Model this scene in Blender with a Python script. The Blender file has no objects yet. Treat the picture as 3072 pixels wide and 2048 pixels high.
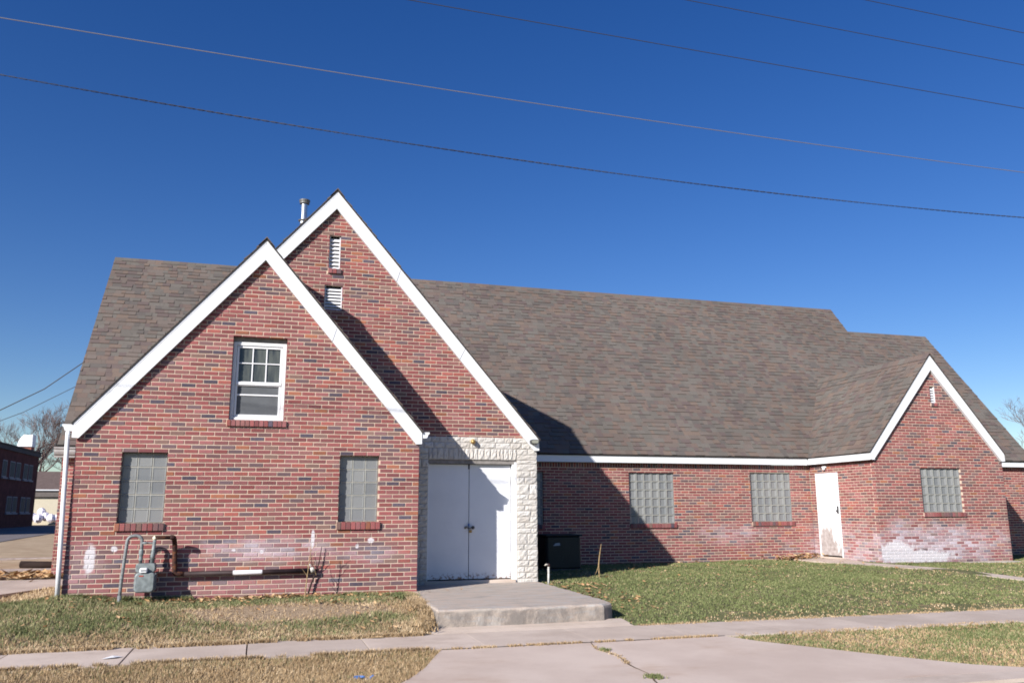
import bpy, math, random
import numpy as np
from mathutils import Vector, Matrix

random.seed(7)
rng = np.random.default_rng(7)
S = bpy.context.scene
COL = S.collection

# ------------------------------------------------------------------ camera
CAMLOC = Vector((-2.468, -13.871, 1.162))
R_ = Vector((0.960, -0.281, -0.003)); U_ = Vector((-0.053, -0.189, 0.981))
R_.normalize(); U_ = (U_ - R_ * U_.dot(R_)).normalized(); F_ = U_.cross(R_)
cd = bpy.data.cameras.new('camera'); cam = bpy.data.objects.new('camera', cd); COL.objects.link(cam)
M = Matrix(((R_.x, U_.x, -F_.x, CAMLOC.x), (R_.y, U_.y, -F_.y, CAMLOC.y), (R_.z, U_.z, -F_.z, CAMLOC.z), (0, 0, 0, 1)))
cam.matrix_world = M
cd.sensor_width = 36; cd.lens = 2527.5 / 3072 * 36; cd.clip_end = 3000
S.camera = cam

def px(P):                      # picture position of a point, only used to rank pieces by the size they show at
    d = Vector(P) - CAMLOC; z = d.dot(F_)
    return (0.5 + d.dot(R_) / z * 0.82275, d.dot(U_) / z * 0.82275, z)

# ------------------------------------------------------------------ world, sun, exposure
SUN = Vector((0.716, 0.541, -0.437)).normalized()      # direction the light travels
EL = math.asin(-SUN.z); AZ = math.atan2(-SUN.x, -SUN.y)  # azimuth of the sun from +Y towards +X
W = bpy.data.worlds.new('World'); S.world = W; W.use_nodes = True
nt = W.node_tree; nt.nodes.clear()
sky = nt.nodes.new('ShaderNodeTexSky'); sky.sky_type = 'NISHITA'; sky.sun_disc = False
sky.sun_elevation = EL; sky.sun_rotation = AZ; sky.altitude = 400; sky.air_density = 1.0; sky.dust_density = 0.2; sky.ozone_density = 2.6
bg = nt.nodes.new('ShaderNodeBackground'); bg.inputs[1].default_value = 0.078
wo = nt.nodes.new('ShaderNodeOutputWorld')
hs = nt.nodes.new('ShaderNodeHueSaturation'); hs.inputs['Saturation'].default_value = 1.34; hs.inputs['Hue'].default_value = 0.518; nt.links.new(sky.outputs[0], hs.inputs['Color']); nt.links.new(hs.outputs[0], bg.inputs[0]); nt.links.new(bg.outputs[0], wo.inputs[0])
sd = bpy.data.lights.new('sun', 'SUN'); sd.energy = 5.0; sd.angle = math.radians(0.5); sd.color = (1.0, 0.955, 0.90)
so = bpy.data.objects.new('sun', sd); COL.objects.link(so); so.rotation_euler = SUN.to_track_quat('-Z', 'Y').to_euler(); so.location = (-10, -10, 12)
S.view_settings.view_transform = 'Standard'; S.view_settings.look = 'None'; S.view_settings.gamma = 1
S.view_settings.exposure = 0.56; S.view_settings.use_curve_mapping = False
S.cycles.filter_width = 1.8; S.cycles.max_bounces = 6; S.cycles.diffuse_bounces = 1; S.cycles.transparent_max_bounces = 8

# ------------------------------------------------------------------ helpers
BASE = {}
def thing(name, label, cat, loc=(0, 0, 0), group=None):
    o = bpy.data.objects.new(name, None); COL.objects.link(o); o.location = loc; o.empty_display_size = 0.2
    o['label'] = label; o['category'] = cat
    if group: o['group'] = group
    BASE[o.name] = Vector(loc); return o
def tag(o, label, cat, group=None):
    o['label'] = label; o['category'] = cat
    if group: o['group'] = group
    return o

class MB:
    def __init__(s): s.v = []; s.f = []; s.r = []; s.m = []
    def poly(s, pts, r=0.0, m=0):
        n = len(s.v); s.v += [tuple(p) for p in pts]; s.f.append(tuple(range(n, n + len(pts)))); s.r += [r] * len(pts); s.m.append(m)
    def mesh(s, vs, fs, r=0.0, m=0):
        n = len(s.v); s.v += [tuple(p) for p in vs]; s.r += [r] * len(vs)
        for f in fs: s.f.append(tuple(i + n for i in f)); s.m.append(m)
    def box(s, a, b, r=0.0, m=0, mat=None):
        x0, y0, z0 = a; x1, y1, z1 = b
        vs = [Vector(p) for p in ((x0,y0,z0),(x1,y0,z0),(x1,y1,z0),(x0,y1,z0),(x0,y0,z1),(x1,y0,z1),(x1,y1,z1),(x0,y1,z1))]
        if mat: vs = [mat @ p for p in vs]
        s.mesh(vs, [(3,2,1,0),(4,5,6,7),(0,1,5,4),(1,2,6,5),(2,3,7,6),(3,0,4,7)], r, m)
    def cbox(s, a, b, c=0.005, r=0.0, m=0, mat=None):       # box with chamfered edges
        a = Vector(a); b = Vector(b); ce = (a + b) / 2; h = (b - a) / 2; c = min(c, min(h) * 0.9)
        vs = []; idx = {}
        for sx in (-1, 1):
            for sy in (-1, 1):
                for sz in (-1, 1):
                    for ax in range(3):
                        p = Vector((sx * (h.x - c), sy * (h.y - c), sz * (h.z - c))); p[ax] += (sx, sy, sz)[ax] * c
                        idx[(sx, sy, sz, ax)] = len(vs); p = ce + p; vs.append(mat @ p if mat else p)
        I = idx; fs = []
        for ax in range(3):
            o1, o2 = [k for k in range(3) if k != ax]
            for sg in (-1, 1):
                ring = []
                for u, w in ((-1,-1),(1,-1),(1,1),(-1,1)):
                    t = [0,0,0]; t[ax] = sg; t[o1] = u; t[o2] = w; ring.append(I[(t[0],t[1],t[2],ax)])
                fs.append(tuple(ring if (sg > 0) == (ax != 1) else ring[::-1]))
        for ax in range(3):
            o1, o2 = [k for k in range(3) if k != ax]
            for u in (-1, 1):
                for w in (-1, 1):
                    t0 = [0,0,0]; t0[ax] = -1; t0[o1] = u; t0[o2] = w; t1 = list(t0); t1[ax] = 1
                    fs.append((I[(*t0, o1)], I[(*t1, o1)], I[(*t1, o2)], I[(*t0, o2)]))
        for sx in (-1, 1):
            for sy in (-1, 1):
                for sz in (-1, 1): fs.append((I[(sx,sy,sz,0)], I[(sx,sy,sz,1)], I[(sx,sy,sz,2)]))
        s.mesh(vs, fs, r, m)
    def prism(s, poly, d, r=0.0, m=0):                       # polygon (list of Vector) pushed along d
        n = len(poly); d = Vector(d); vs = [Vector(p) for p in poly] + [Vector(p) + d for p in poly]
        fs = [tuple(range(n)), tuple(range(2 * n - 1, n - 1, -1))] + [(i, (i + 1) % n + 0, (i + 1) % n + n, i + n)[::-1] for i in range(n)]
        s.mesh(vs, fs, r, m)
    def tube(s, pts, rad, seg=10, r=0.0, m=0, cap=True):
        pts = [Vector(p) for p in pts]; n = len(pts)
        if not hasattr(rad, '__len__'): rad = [rad] * n
        t = (pts[1] - pts[0]).normalized(); up = Vector((0, 0, 1)) if abs(t.z) < 0.9 else Vector((1, 0, 0))
        a = t.cross(up).normalized(); vs = []
        for i in range(n):
            t = ((pts[min(i + 1, n - 1)] - pts[i]).normalized() + (pts[i] - pts[max(i - 1, 0)]).normalized())
            t = t.normalized() if t.length > 1e-6 else Vector((0, 0, 1))
            a = (a - t * a.dot(t)).normalized(); b = t.cross(a)
            for k in range(seg):
                an = 2 * math.pi * k / seg; vs.append(pts[i] + (a * math.cos(an) + b * math.sin(an)) * rad[i])
        fs = [(i * seg + k, i * seg + (k + 1) % seg, (i + 1) * seg + (k + 1) % seg, (i + 1) * seg + k) for i in range(n - 1) for k in range(seg)]
        if cap: fs += [tuple(range(seg))[::-1], tuple((n - 1) * seg + k for k in range(seg))]
        s.mesh(vs, fs, r, m)
    def blob(s, c, rad, n=10, r=0.0, m=0, jit=0.0):
        c = Vector(c); rad = Vector(rad); vs = []; fs = []; h = n // 2
        for i in range(h + 1):
            th = math.pi * i / h
            for k in range(n):
                ph = 2 * math.pi * k / n; j = 1 + random.uniform(-jit, jit)
                vs.append(c + Vector((rad.x * math.sin(th) * math.cos(ph), rad.y * math.sin(th) * math.sin(ph), rad.z * math.cos(th))) * j)
        for i in range(h):
            for k in range(n): fs.append((i * n + k, (i + 1) * n + k, (i + 1) * n + (k + 1) % n, i * n + (k + 1) % n))
        s.mesh(vs, fs, r, m)
    def build(s, name, mats, parent=None, smooth=False, origin=None, kind=None):
        if not isinstance(mats, (list, tuple)): mats = [mats]
        base = BASE.get(parent.name, Vector()) if parent else Vector(origin or (0, 0, 0))
        off = Vector(origin) - base if (origin and parent) else Vector()
        o3 = base + off
        me = bpy.data.meshes.new(name); arr = [(v[0] - o3.x, v[1] - o3.y, v[2] - o3.z) for v in s.v]
        me.from_pydata(arr, [], s.f)
        for m_ in mats: me.materials.append(m_)
        me.attributes.new('rnd', 'FLOAT', 'POINT').data.foreach_set('value', s.r)
        if len(mats) > 1: me.polygons.foreach_set('material_index', s.m)
        if smooth: me.polygons.foreach_set('use_smooth', [True] * len(s.f))
        me.update()
        o = bpy.data.objects.new(name, me); COL.objects.link(o)
        if parent: o.parent = parent; o.location = off
        else: o.location = base
        BASE[o.name] = o3.copy()
        if kind: o['kind'] = kind
        return o

def piece(name, me, parent, pos):
    o = bpy.data.objects.new(name, me); COL.objects.link(o); o.parent = parent
    o.location = Vector(pos) - BASE[parent.name]; BASE[o.name] = Vector(pos); return o

# ------------------------------------------------------------------ materials
class N:
    def __init__(s, name):
        s.m = bpy.data.materials.new(name); s.m.use_nodes = True; s.t = s.m.node_tree; s.t.nodes.clear()
        s.out = s.t.nodes.new('ShaderNodeOutputMaterial'); s.b = s.t.nodes.new('ShaderNodeBsdfPrincipled')
        s.t.links.new(s.b.outputs[0], s.out.inputs[0])
    def n(s, ty, **k):
        x = s.t.nodes.new('ShaderNode' + ty)
        for a, v in k.items(): setattr(x, a, v)
        return x
    def l(s, a, b): s.t.links.new(a, b)
    def setin(s, sock, v):
        if hasattr(v, 'is_output') or hasattr(v, 'links'): s.l(v, sock)
        else: sock.default_value = v
    def geo(s): return s.n('NewGeometry').outputs['Position']
    def noise(s, scale, detail=4, rough=0.55, vec=None, dim='3D', out=0):
        x = s.n('TexNoise'); x.inputs['Scale'].default_value = scale; x.inputs['Detail'].default_value = detail; x.inputs['Roughness'].default_value = rough
        s.l(vec if vec is not None else s.geo(), x.inputs['Vector']); return x.outputs[out]
    def math(s, op, a, b=0.0, c=0.0, clamp=False):
        x = s.n('Math', operation=op, use_clamp=clamp)
        for i, v in enumerate((a, b, c)):
            if i < 2 or op in ('MULTIPLY_ADD',): s.setin(x.inputs[i], v)
        return x.outputs[0]
    def vmul(s, a, v):
        x = s.n('VectorMath', operation='MULTIPLY'); s.l(a, x.inputs[0]); x.inputs[1].default_value = v; return x.outputs[0]
    def ramp(s, fac, stops, interp='LINEAR'):
        x = s.n('ValToRGB'); x.color_ramp.interpolation = interp; e = x.color_ramp.elements
        while len(e) < len(stops): e.new(0.5)
        for i, (p, c) in enumerate(stops):
            e[i].position = p; e[i].color = (*c, 1) if len(c) == 3 else c
        s.l(fac, x.inputs[0]); return x.outputs[0]
    def mix(s, fac, a, b, bt='MIX'):
        x = s.n('Mix', data_type='RGBA', blend_type=bt); s.setin(x.inputs[0], fac)
        for sock, v in ((x.inputs[6], a), (x.inputs[7], b)):
            if isinstance(v, tuple): sock.default_value = (*v, 1) if len(v) == 3 else v
            else: s.l(v, sock)
        return x.outputs[2]
    def mr(s, v, a, b, c=0.0, d=1.0, smooth=True):
        x = s.n('MapRange', interpolation_type='SMOOTHSTEP' if smooth else 'LINEAR'); s.l(v, x.inputs[0])
        for i, q in zip((1, 2, 3, 4), (a, b, c, d)): x.inputs[i].default_value = q
        return x.outputs[0]
    def rnd(s):                                             # one random number per piece, joined or single
        a = s.n('Attribute', attribute_name='rnd').outputs['Fac']; o = s.n('ObjectInfo').outputs['Random']
        return s.math('FRACT', s.math('ADD', a, o))
    def blobm(s, pos, c, rad, soft=0.5, nz=None, amp=0.5):  # soft elliptical patch in the x-z plane of a wall
        x = s.n('VectorMath', operation='SUBTRACT'); s.l(pos, x.inputs[0]); x.inputs[1].default_value = (c[0], 0, c[1])
        y = s.vmul(x.outputs[0], (1 / rad[0], 0, 1 / rad[1])); z = s.n('VectorMath', operation='LENGTH'); s.l(y, z.inputs[0]); d = z.outputs['Value']
        if nz is not None: d = s.math('ADD', d, s.math('MULTIPLY', s.math('SUBTRACT', nz, 0.5), amp * 2))
        return s.mr(d, 1.0, 1.0 - soft, 0, 1)
    def bump(s, h, st=0.3, dist=0.01):
        x = s.n('Bump'); x.inputs['Strength'].default_value = st; x.inputs['Distance'].default_value = dist
        s.l(h, x.inputs['Height']); s.l(x.outputs[0], s.b.inputs['Normal'])
    def fin(s, col=None, rough=0.8, spec=0.3, metal=0.0):
        if col is not None:
            if isinstance(col, tuple): s.b.inputs['Base Color'].default_value = (*col, 1)
            else: s.l(col, s.b.inputs['Base Color'])
        s.setin(s.b.inputs['Roughness'], rough); s.b.inputs['Specular IOR Level'].default_value = spec; s.b.inputs['Metallic'].default_value = metal
        return s.m

def plain(name, col, rough=0.6, spec=0.3, metal=0.0, var=0.12, scale=6.0, bump=0.0):
    n = N(name); nz = n.noise(scale, 5)
    c = n.mix(n.mr(nz, 0.3, 0.7, 0, 1), tuple(x * (1 - var) for x in col), tuple(min(1, x * (1 + var)) for x in col))
    if bump: n.bump(n.noise(scale * 8, 3), bump, 0.004)
    return n.fin(c, rough, spec, metal)

def stains(n, col, light=(0.56, 0.49, 0.54), pr=None):
    p = n.geo(); nz = n.noise(9, 5, 0.65); nf = n.noise(60, 3, 0.6); nm = n.noise(3.0, 4, 0.6)
    soft = [((-2.35, 0.58), (1.5, 0.26), .55), ((-0.75, 0.48), (.75, .24), .3), ((-4.9, 0.35), (.6, .6), .2), ((-2.6, .1), (2.6, .3), .14),
            ((8.9, .55), (1.6, .35), .35), ((13.0, 0.30), (2.8, .75), .66), ((12.0, 0.35), (1.2, .75), .66), ((11.4, 0.1), (.3, .45), .5)]
    hard = [((-4.82, .47), (.085, .27)), ((-4.5, .62), (.06, .05)), ((-2.83, .58), (.04, .022)), ((-2.42, .55), (.032, .03)), ((-0.97, .61), (.03, .035)),
            ((-0.76, .7), (.06, .05)), ((-1.66, .72), (.035, .17)), ((11.75, 0.17), (.62, .29)), ((12.4, 0.08), (1.1, .17))]
    sf = None
    for c, r, k in soft:
        b = n.math('MULTIPLY', n.blobm(p, c, r, 0.9, nm, 0.45), k); sf = b if sf is None else n.math('MAXIMUM', sf, b)
    sf = n.math('MULTIPLY', sf, n.mr(nf, 0.25, 0.6, 0.45, 1.15), clamp=True)
    if pr is not None: sf = n.math("MULTIPLY", sf, n.mr(pr, 0, 1, .1, 1.6, False), clamp=True)
    col = n.mix(sf, col, light)
    hd = None
    for c, r in hard:
        b = n.blobm(p, c, r, 0.35, nz, 0.55); hd = b if hd is None else n.math('MAXIMUM', hd, b)
    xx = n.n('SeparateXYZ'); n.l(p, xx.inputs[0]); side = n.math('ADD', n.mr(xx.outputs[0], 11.322, 11.34, 0, 1), n.mr(xx.outputs[0], 11, 10.9, 0, 1), clamp=True)
    hd = n.math('MULTIPLY', n.math('MULTIPLY', hd, side), n.mr(nf, 0.3, 0.5, 0.55, 0.95))
    return n.mix(hd, col, (0.66, 0.63, 0.65))

BRICKS = [(0.0, (0.285, 0.086, 0.084)), (.15, (0.320, 0.102, 0.098)), (.27, (0.255, 0.093, 0.092)), (.37, (0.310, 0.118, 0.118)), (.47, (0.240, 0.084, 0.085)), (.57, (0.351, 0.106, 0.088)),
          (.63, (0.200, 0.108, 0.108)), (.71, (0.155, 0.102, 0.111)), (.79, (0.290, 0.128, 0.118)), (.875, (0.235, 0.142, 0.118)), (.915, (0.095, 0.080, 0.108)), (.96, (0.351, 0.132, 0.077))]
def brick_mat(name, dark=1.0):
    n = N(name); r = n.rnd(); c = n.ramp(r, BRICKS, 'CONSTANT')
    r2 = n.math('FRACT', n.math('MULTIPLY', r, 17.31)); v = n.mr(r2, 0, 1, 0.82, 1.18, False)
    nz = n.noise(22, 5, 0.7); nf = n.noise(150, 2, 0.6)
    c = n.mix(n.mr(nz, 0.42, 0.72, 0, 0.55), c, (.19, .11, .11))
    f = n.math('MULTIPLY', n.math('MULTIPLY', v, n.mr(nf, 0.2, 0.8, 0.8, 1.2, False)), n.mr(n.noise(.9, 3), .3, .7, .84, 1.06, False))
    x = n.n('VectorMath', operation='SCALE'); n.l(c, x.inputs[0]); n.l(f, x.inputs['Scale']); c = x.outputs[0]
    c = stains(n, c, pr=n.math('FRACT', n.math('MULTIPLY', r, 41.7))); n.bump(n.math('ADD', nf, nz), 0.6, 0.003)
    return n.fin(c, 0.88, 0.2)
M_brick = brick_mat('brick_clay')
n = N('mortar'); c = n.ramp(n.noise(14, 5), [(0.3, (.54, .41, .32)), (.7, (.65, .51, .40))]); c = stains(n, c); n.bump(n.noise(120, 3), 0.5, 0.002); M_mortar = n.fin(c, 0.95, 0.1)

n = N('shingle'); r = n.rnd()
c = n.ramp(r, [(0, (0.1394, 0.1129, 0.0982)), (0.15, (0.1522, 0.1254, 0.1099)), (0.3, (0.1335, 0.1195, 0.1057)), (0.45, (0.1284, 0.0995, 0.0924)), (0.58, (0.1454, 0.1296, 0.1148)), (0.7, (0.1505, 0.1129, 0.0966)), (0.82, (0.1164, 0.1028, 0.0941)), (0.92, (0.1650, 0.1247, 0.1024))], 'CONSTANT')
g = n.noise(260, 2, 0.7); big = n.noise(0.5, 3); f = n.math('MULTIPLY', n.mr(g, .25, .75, .72, 1.28, False), n.mr(big, .3, .7, .93, 1.08))
x = n.n('VectorMath', operation='SCALE'); n.l(c, x.inputs[0]); n.l(f, x.inputs['Scale']); n.bump(g, 0.6, 0.003)
M_shingle = n.fin(x.outputs[0], 0.93, 0.15)
M_felt = plain('roof_felt', (.04, .037, .036), .95, .1)

n = N('white_trim'); big = n.noise(2.2, 4); fine = n.noise(28, 4)
c = n.mix(n.mr(big, .35, .75, 0, .5), (.80, .81, .83), (.73, .745, .77)); c = n.mix(n.mr(fine, .62, .75, 0, .18), c, (.5, .47, .42))
n.bump(n.noise(5, 2), .15, .01); M_white = n.fin(c, .42, .4)
n = N('white_door_paint'); p = n.geo(); z = n.n('SeparateXYZ'); n.l(p, z.inputs[0])
c = n.mix(n.mr(n.noise(3, 4), .4, .7, 0, .35), (.76, .77, .80), (.66, .67, .71))
rust = n.math('MULTIPLY', n.mr(z.outputs[2], .10, -.02, 0, 1), n.mr(n.noise(18, 4), .48, .62, 0, .9)); c = n.mix(rust, c, (.23, .11, .06))
st = n.noise(1.0, 4, .6, n.vmul(p, (26, 26, 1.5))); c = n.mix(n.mr(st, .62, .8, 0, .25), c, (.45, .42, .40)); M_door = n.fin(c, .5, .35)
n = N('peeling_door_paint'); p = n.geo(); z = n.n('SeparateXYZ'); n.l(p, z.inputs[0])
pz = n.math('ADD', z.outputs[2], n.math('MULTIPLY', n.math('SUBTRACT', n.noise(1, 5, .7, n.vmul(p, (9, 9, 2.5))), .5), 1.5))
wt = n.mr(z.outputs[1], 4.42, 4.8, .0, .42); pz = n.math('SUBTRACT', pz, wt)
c = n.mix(n.mr(pz, .36, .18, 0, 1), (.84, .85, .86), n.ramp(n.noise(14, 5), [(.3, (.30, .25, .235)), (.7, (.52, .47, .455))])); M_peel = n.fin(c, .6, .3)

n = N('limestone'); r = n.rnd(); c = n.ramp(r, [(0, (.53, .49, .445)), (.35, (.60, .57, .53)), (.7, (.56, .53, .49)), (1, (.64, .615, .58))])
nz = n.noise(13, 6, .65); c = n.mix(n.mr(nz, .48, .75, 0, .6), c, (.42, .36, .29)); n.bump(n.noise(45, 5, .7), .3, .008); M_stone = n.fin(c, .9, .2)
M_stonejoint = plain('stone_mortar', (.46, .41, .36), .95, .1)

n = N('glass_block'); gz_ = n.noise(30, 3); r = n.rnd()
c = n.mix(n.mr(r, 0, 1, 0, 1), (.19, .198, .205), (.245, .248, .245)); c = n.mix(n.mr(gz_, .55, .75, 0, .3), c, (.24, .235, .21)); n.bump(n.noise(24, 2), .15, .01); M_gblock = n.fin(c, .26, .5)
n = N('glass_block_rim'); M_grim = n.fin(n.mix(n.mr(n.noise(20, 3), .4, .7, 0, 1), (.22, .235, .23), (.28, .285, .27)), .3, .5)
M_gjoint = plain('glass_block_mortar', (.42, .395, .345), .9, .1, var=.08)
n = N('window_glass'); M_glass = n.fin(n.ramp(n.noise(5, 3, .5, n.vmul(n.geo(), (3, 1, .5))), [(.35, (.035, .042, .046)), (.65, (.10, .108, .095))]), .15, .5)
M_screen = plain('insect_screen', (.115, .122, .130), .75, .2, var=.08)
M_curtain = plain('curtain', (.16, .17, .15), .8, .1, scale=9, var=.25)
M_white2 = plain('vinyl_window', (.82, .82, .83), .4, .4, var=.03)
M_grayheader = plain('weathered_board', (.24, .22, .205), .8, .2, var=.2, scale=12)
M_steelgray = plain('gray_gas_paint', (.20, .225, .225), .5, .4, var=.22, scale=18)
M_galv = plain('galvanised_pipe', (.20, .21, .21), .55, .45, var=.25, scale=25, metal=.15)
n = N('rusty_pipe'); M_rust = n.fin(n.ramp(n.noise(20, 6, .7), [(.3, (.02, .014, .014)), (.5, (.05, .022, .018)), (.62, (.16, .06, .025)), (.72, (.03, .02, .018))]), .8, .25)
n = N('painted_brown_pipe'); p = n.geo(); z = n.n('SeparateXYZ'); n.l(p, z.inputs[0])
c = n.ramp(n.noise(9, 5), [(.3, (.022, .014, .015)), (.7, (.05, .03, .03))])
w = n.math('MULTIPLY', n.mr(z.outputs[0], -2.83, -2.80, 0, 1), n.mr(z.outputs[0], -2.41, -2.385, 1, 0)); c = n.mix(w, c, (.82, .80, .82)); M_hpipe = n.fin(c, .6, .3)
M_cream = plain('cream_paint', (.72, .66, .50), .7, .2, var=.05)
M_metal = plain('stainless', (.55, .56, .56), .28, .5, metal=.9, var=.1)
M_dkmetal = plain('dark_metal', (.06, .06, .065), .5, .4, metal=.3)
M_brass = plain('aged_brass', (.42, .27, .10), .35, .5, metal=.6, var=.3, scale=30)
M_louvre = plain('louvre_paint', (.76, .76, .78), .55, .3, var=.06)
M_seam = plain('board_seam', (.40, .40, .42), .7, .2)
M_ac = plain('ac_cabinet', (.014, .02, .022), .5, .4, var=.15)
M_black = plain('dark_gap', (.012, .012, .014), .9, .1)
M_blue = plain('blue_plastic', (.07, .17, .42), .4, .4)
M_paper = plain('white_litter', (.85, .85, .86), .6, .3)

def concrete(name, a, b, dirt=(.20, .13, .09), amt=.4, sc=1.0):
    n = N(name); c = n.mix(n.mr(n.noise(1.4 * sc, 6, .6), .3, .7, 0, 1), a, b)
    c = n.mix(n.mr(n.noise(.8 * sc, 5, .7, n.vmul(n.geo(), (1, 2.2, 1))), .52, .8, 0, amt), c, dirt)
    sp = n.noise(90, 3, .7); c = n.mix(n.mr(sp, .55, .75, 0, .35), c, tuple(v * .6 for v in a)); c = n.mix(n.mr(sp, .3, .2, 0, .5), c, tuple(min(1, v * 1.35) for v in b))
    ov = n.mr(n.n('ObjectInfo').outputs['Random'], 0, 1, .90, 1.07, False); x = n.n('VectorMath', operation='SCALE'); n.l(c, x.inputs[0]); n.l(ov, x.inputs['Scale']); c = x.outputs[0]
    n.bump(sp, .35, .004); return n.fin(c, .9, .2)
M_walk = concrete('pavement_concrete', (.50, .405, .335), (.61, .505, .425), amt=.4)
M_drive = concrete('driveway_concrete', (.51, .405, .34), (.61, .50, .425), (.38, .24, .15), .6, .6)
n = N('porch_concrete'); a = n.noise(2.2, 6, .65, n.vmul(n.geo(), (1, 2.6, 4)))
c = n.ramp(a, [(.28, (.34, .295, .255)), (.42, (.43, .38, .33)), (.52, (.53, .43, .35)), (.60, (.46, .43, .40)), (.75, (.55, .49, .43))]); sp = n.noise(70, 4, .7); c = n.mix(n.mr(sp, .55, .72, 0, .35), c, (.24, .22, .20)); zz = n.n('SeparateXYZ'); n.l(n.geo(), zz.inputs[0]); fr = n.math('MULTIPLY', n.mr(zz.outputs[2], -.108, -.15, 0, 1), n.mr(n.noise(3.5, 5, .7, n.vmul(n.geo(), (1.6, 1, 1))), .3, .62, .35, .95)); c = n.mix(fr, c, (.225, .20, .18)); n.bump(n.math('ADD', sp, n.math('MULTIPLY', n.noise(16, 5, .7), 1.5)), .7, .012); M_porch = n.fin(c, .9, .2)
M_asphalt = concrete('asphalt', (.06, .062, .068), (.085, .086, .09), (.05, .05, .05), .2)
M_slab = plain('foundation_concrete', (.52, .48, .42), .9, .2, var=.15)

M_joint = plain('joint_dirt', (.13, .095, .07), .95, .05, var=.3)
def ground_mat():
    n = N('lawn_soil'); p = n.geo(); big = n.noise(.55, 5, .6); fine = n.noise(26, 4, .7); md = n.noise(4.5, 5, .65)
    green = n.ramp(fine, [(.3, (.09, .10, .045)), (.55, (.15, .155, .07)), (.75, (.24, .21, .12))])
    dry = n.ramp(fine, [(.3, (.26, .18, .115)), (.55, (.40, .30, .20)), (.78, (.52, .42, .29))])
    z = n.n('SeparateXYZ'); n.l(p, z.inputs[0])
    right = n.mr(z.outputs[0], 1.5, 2.8, 0, 1); back = n.mr(z.outputs[1], 5, 9, 0, 1)
    verge = n.mr(z.outputs[1], -3.9, -4.3, 0, 1)
    d = n.math('ADD', n.math('MULTIPLY', right, -.30), .62); d = n.math('ADD', d, n.math('MULTIPLY', verge, .30)); d = n.math('ADD', d, back)
    d = n.math('ADD', d, n.math('MULTIPLY', n.math('SUBTRACT', n.math('ADD', big, md), 1.0), .9))
    pt = n.n('VectorMath', operation='SUBTRACT'); n.l(p, pt.inputs[0]); pt.inputs[1].default_value = (-2.2, -1.42, 0); pl = n.n('VectorMath', operation='LENGTH'); n.l(n.vmul(pt.outputs[0], (.62, 1.7, 0)), pl.inputs[0]); d = n.math('ADD', d, n.mr(pl.outputs['Value'], 1.15, .6, 0, 1.1))
    left = n.mr(z.outputs[0], -5.4, -6.5, 0, 1); d = n.math('ADD', d, n.math('MULTIPLY', left, .4))
    c = n.mix(n.mr(d, .25, .75, 0, 1), green, dry); far = n.math('MULTIPLY', n.mr(z.outputs[1], 6.5, 9, 0, 1), n.mr(z.outputs[0], -5.4, -6.5, 0, .85)); c = n.mix(far, c, n.ramp(n.noise(1.2, 6, .7), [(.35, (.36, .25, .155)), (.65, (.56, .43, .29))])); n.bump(fine, .8, .03); return n.fin(c, .95, .1)
M_ground = ground_mat()
def blade_mat(name, stops):
    n = N(name); r = n.rnd(); c = n.ramp(r, stops); c = n.mix(n.mr(n.noise(2.0, 4), .35, .65, 0, .5), c, stops[0][1])
    n.b.inputs['Subsurface Weight'].default_value = 0
    return n.fin(c, .85, .15)
M_green = blade_mat('green_grass', [(0, (.12, .148, .056)), (.4, (.18, .205, .082)), (.75, (.265, .265, .125)), (1, (.40, .36, .20))])
M_dry = blade_mat('dry_grass', [(0, (.34, .225, .12)), (.4, (.50, .355, .20)), (.8, (.63, .475, .295)), (1, (.70, .56, .38))])
M_leaf = blade_mat('dead_leaf', [(0, (.28, .15, .07)), (.4, (.46, .28, .13)), (.8, (.60, .44, .26)), (1, (.42, .20, .09))])
M_bark = plain('bare_bark', (.16, .115, .105), .9, .1, var=.3, scale=3)
M_weed = plain('weed_stem', (.34, .24, .13), .85, .1, var=.3, scale=30)
M_stemshadow = plain('stem_shadow', (.045, .03, .028), .85, .1)  # near black, for the tubes that imitate the weed's shadow

# ------------------------------------------------------------------ terrain
def lerp(x, xs, ys): return float(np.interp(x, xs, ys))
def gz(x, y):
    wall = lerp(x, (-8, -5.6, -5.15, -4.3, 0, 2.4, 5, 10.3, 11.3, 15, 19), (-.17, -.10, -.05, -.13, -.135, -.115, -.10, -.09, -.05, -.075, -.1))
    y0 = lerp(x, (0, 1.5, 2.6, 10, 11.5, 15.2, 16), (0, 0, 3, 5.0, 3.2, 3.2, 5))
    if y >= y0: z = wall
    elif y >= -2.95:
        t = (y0 - y) / (y0 + 2.95); z = wall + (-.375 - wall) * t ** 2.0
    elif y >= -4.15: z = -.395
    elif y >= -6.5: z = -.385 - .05 * (-4.15 - y)
    else: z = -.53
    if y > 16: z = -.2 + (z + .2) * max(0, 1 - (y - 16) / 10)
    if -4.4 < y < -4.0: pass
    return z
def gz_s(x, y): return gz(x, y) + (0.012 * math.sin(x * 2.3 + y * 1.1) + 0.010 * math.sin(x * .9 - y * 2.7)) * (0 if -4.3 < y < -2.8 else 1)

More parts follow.
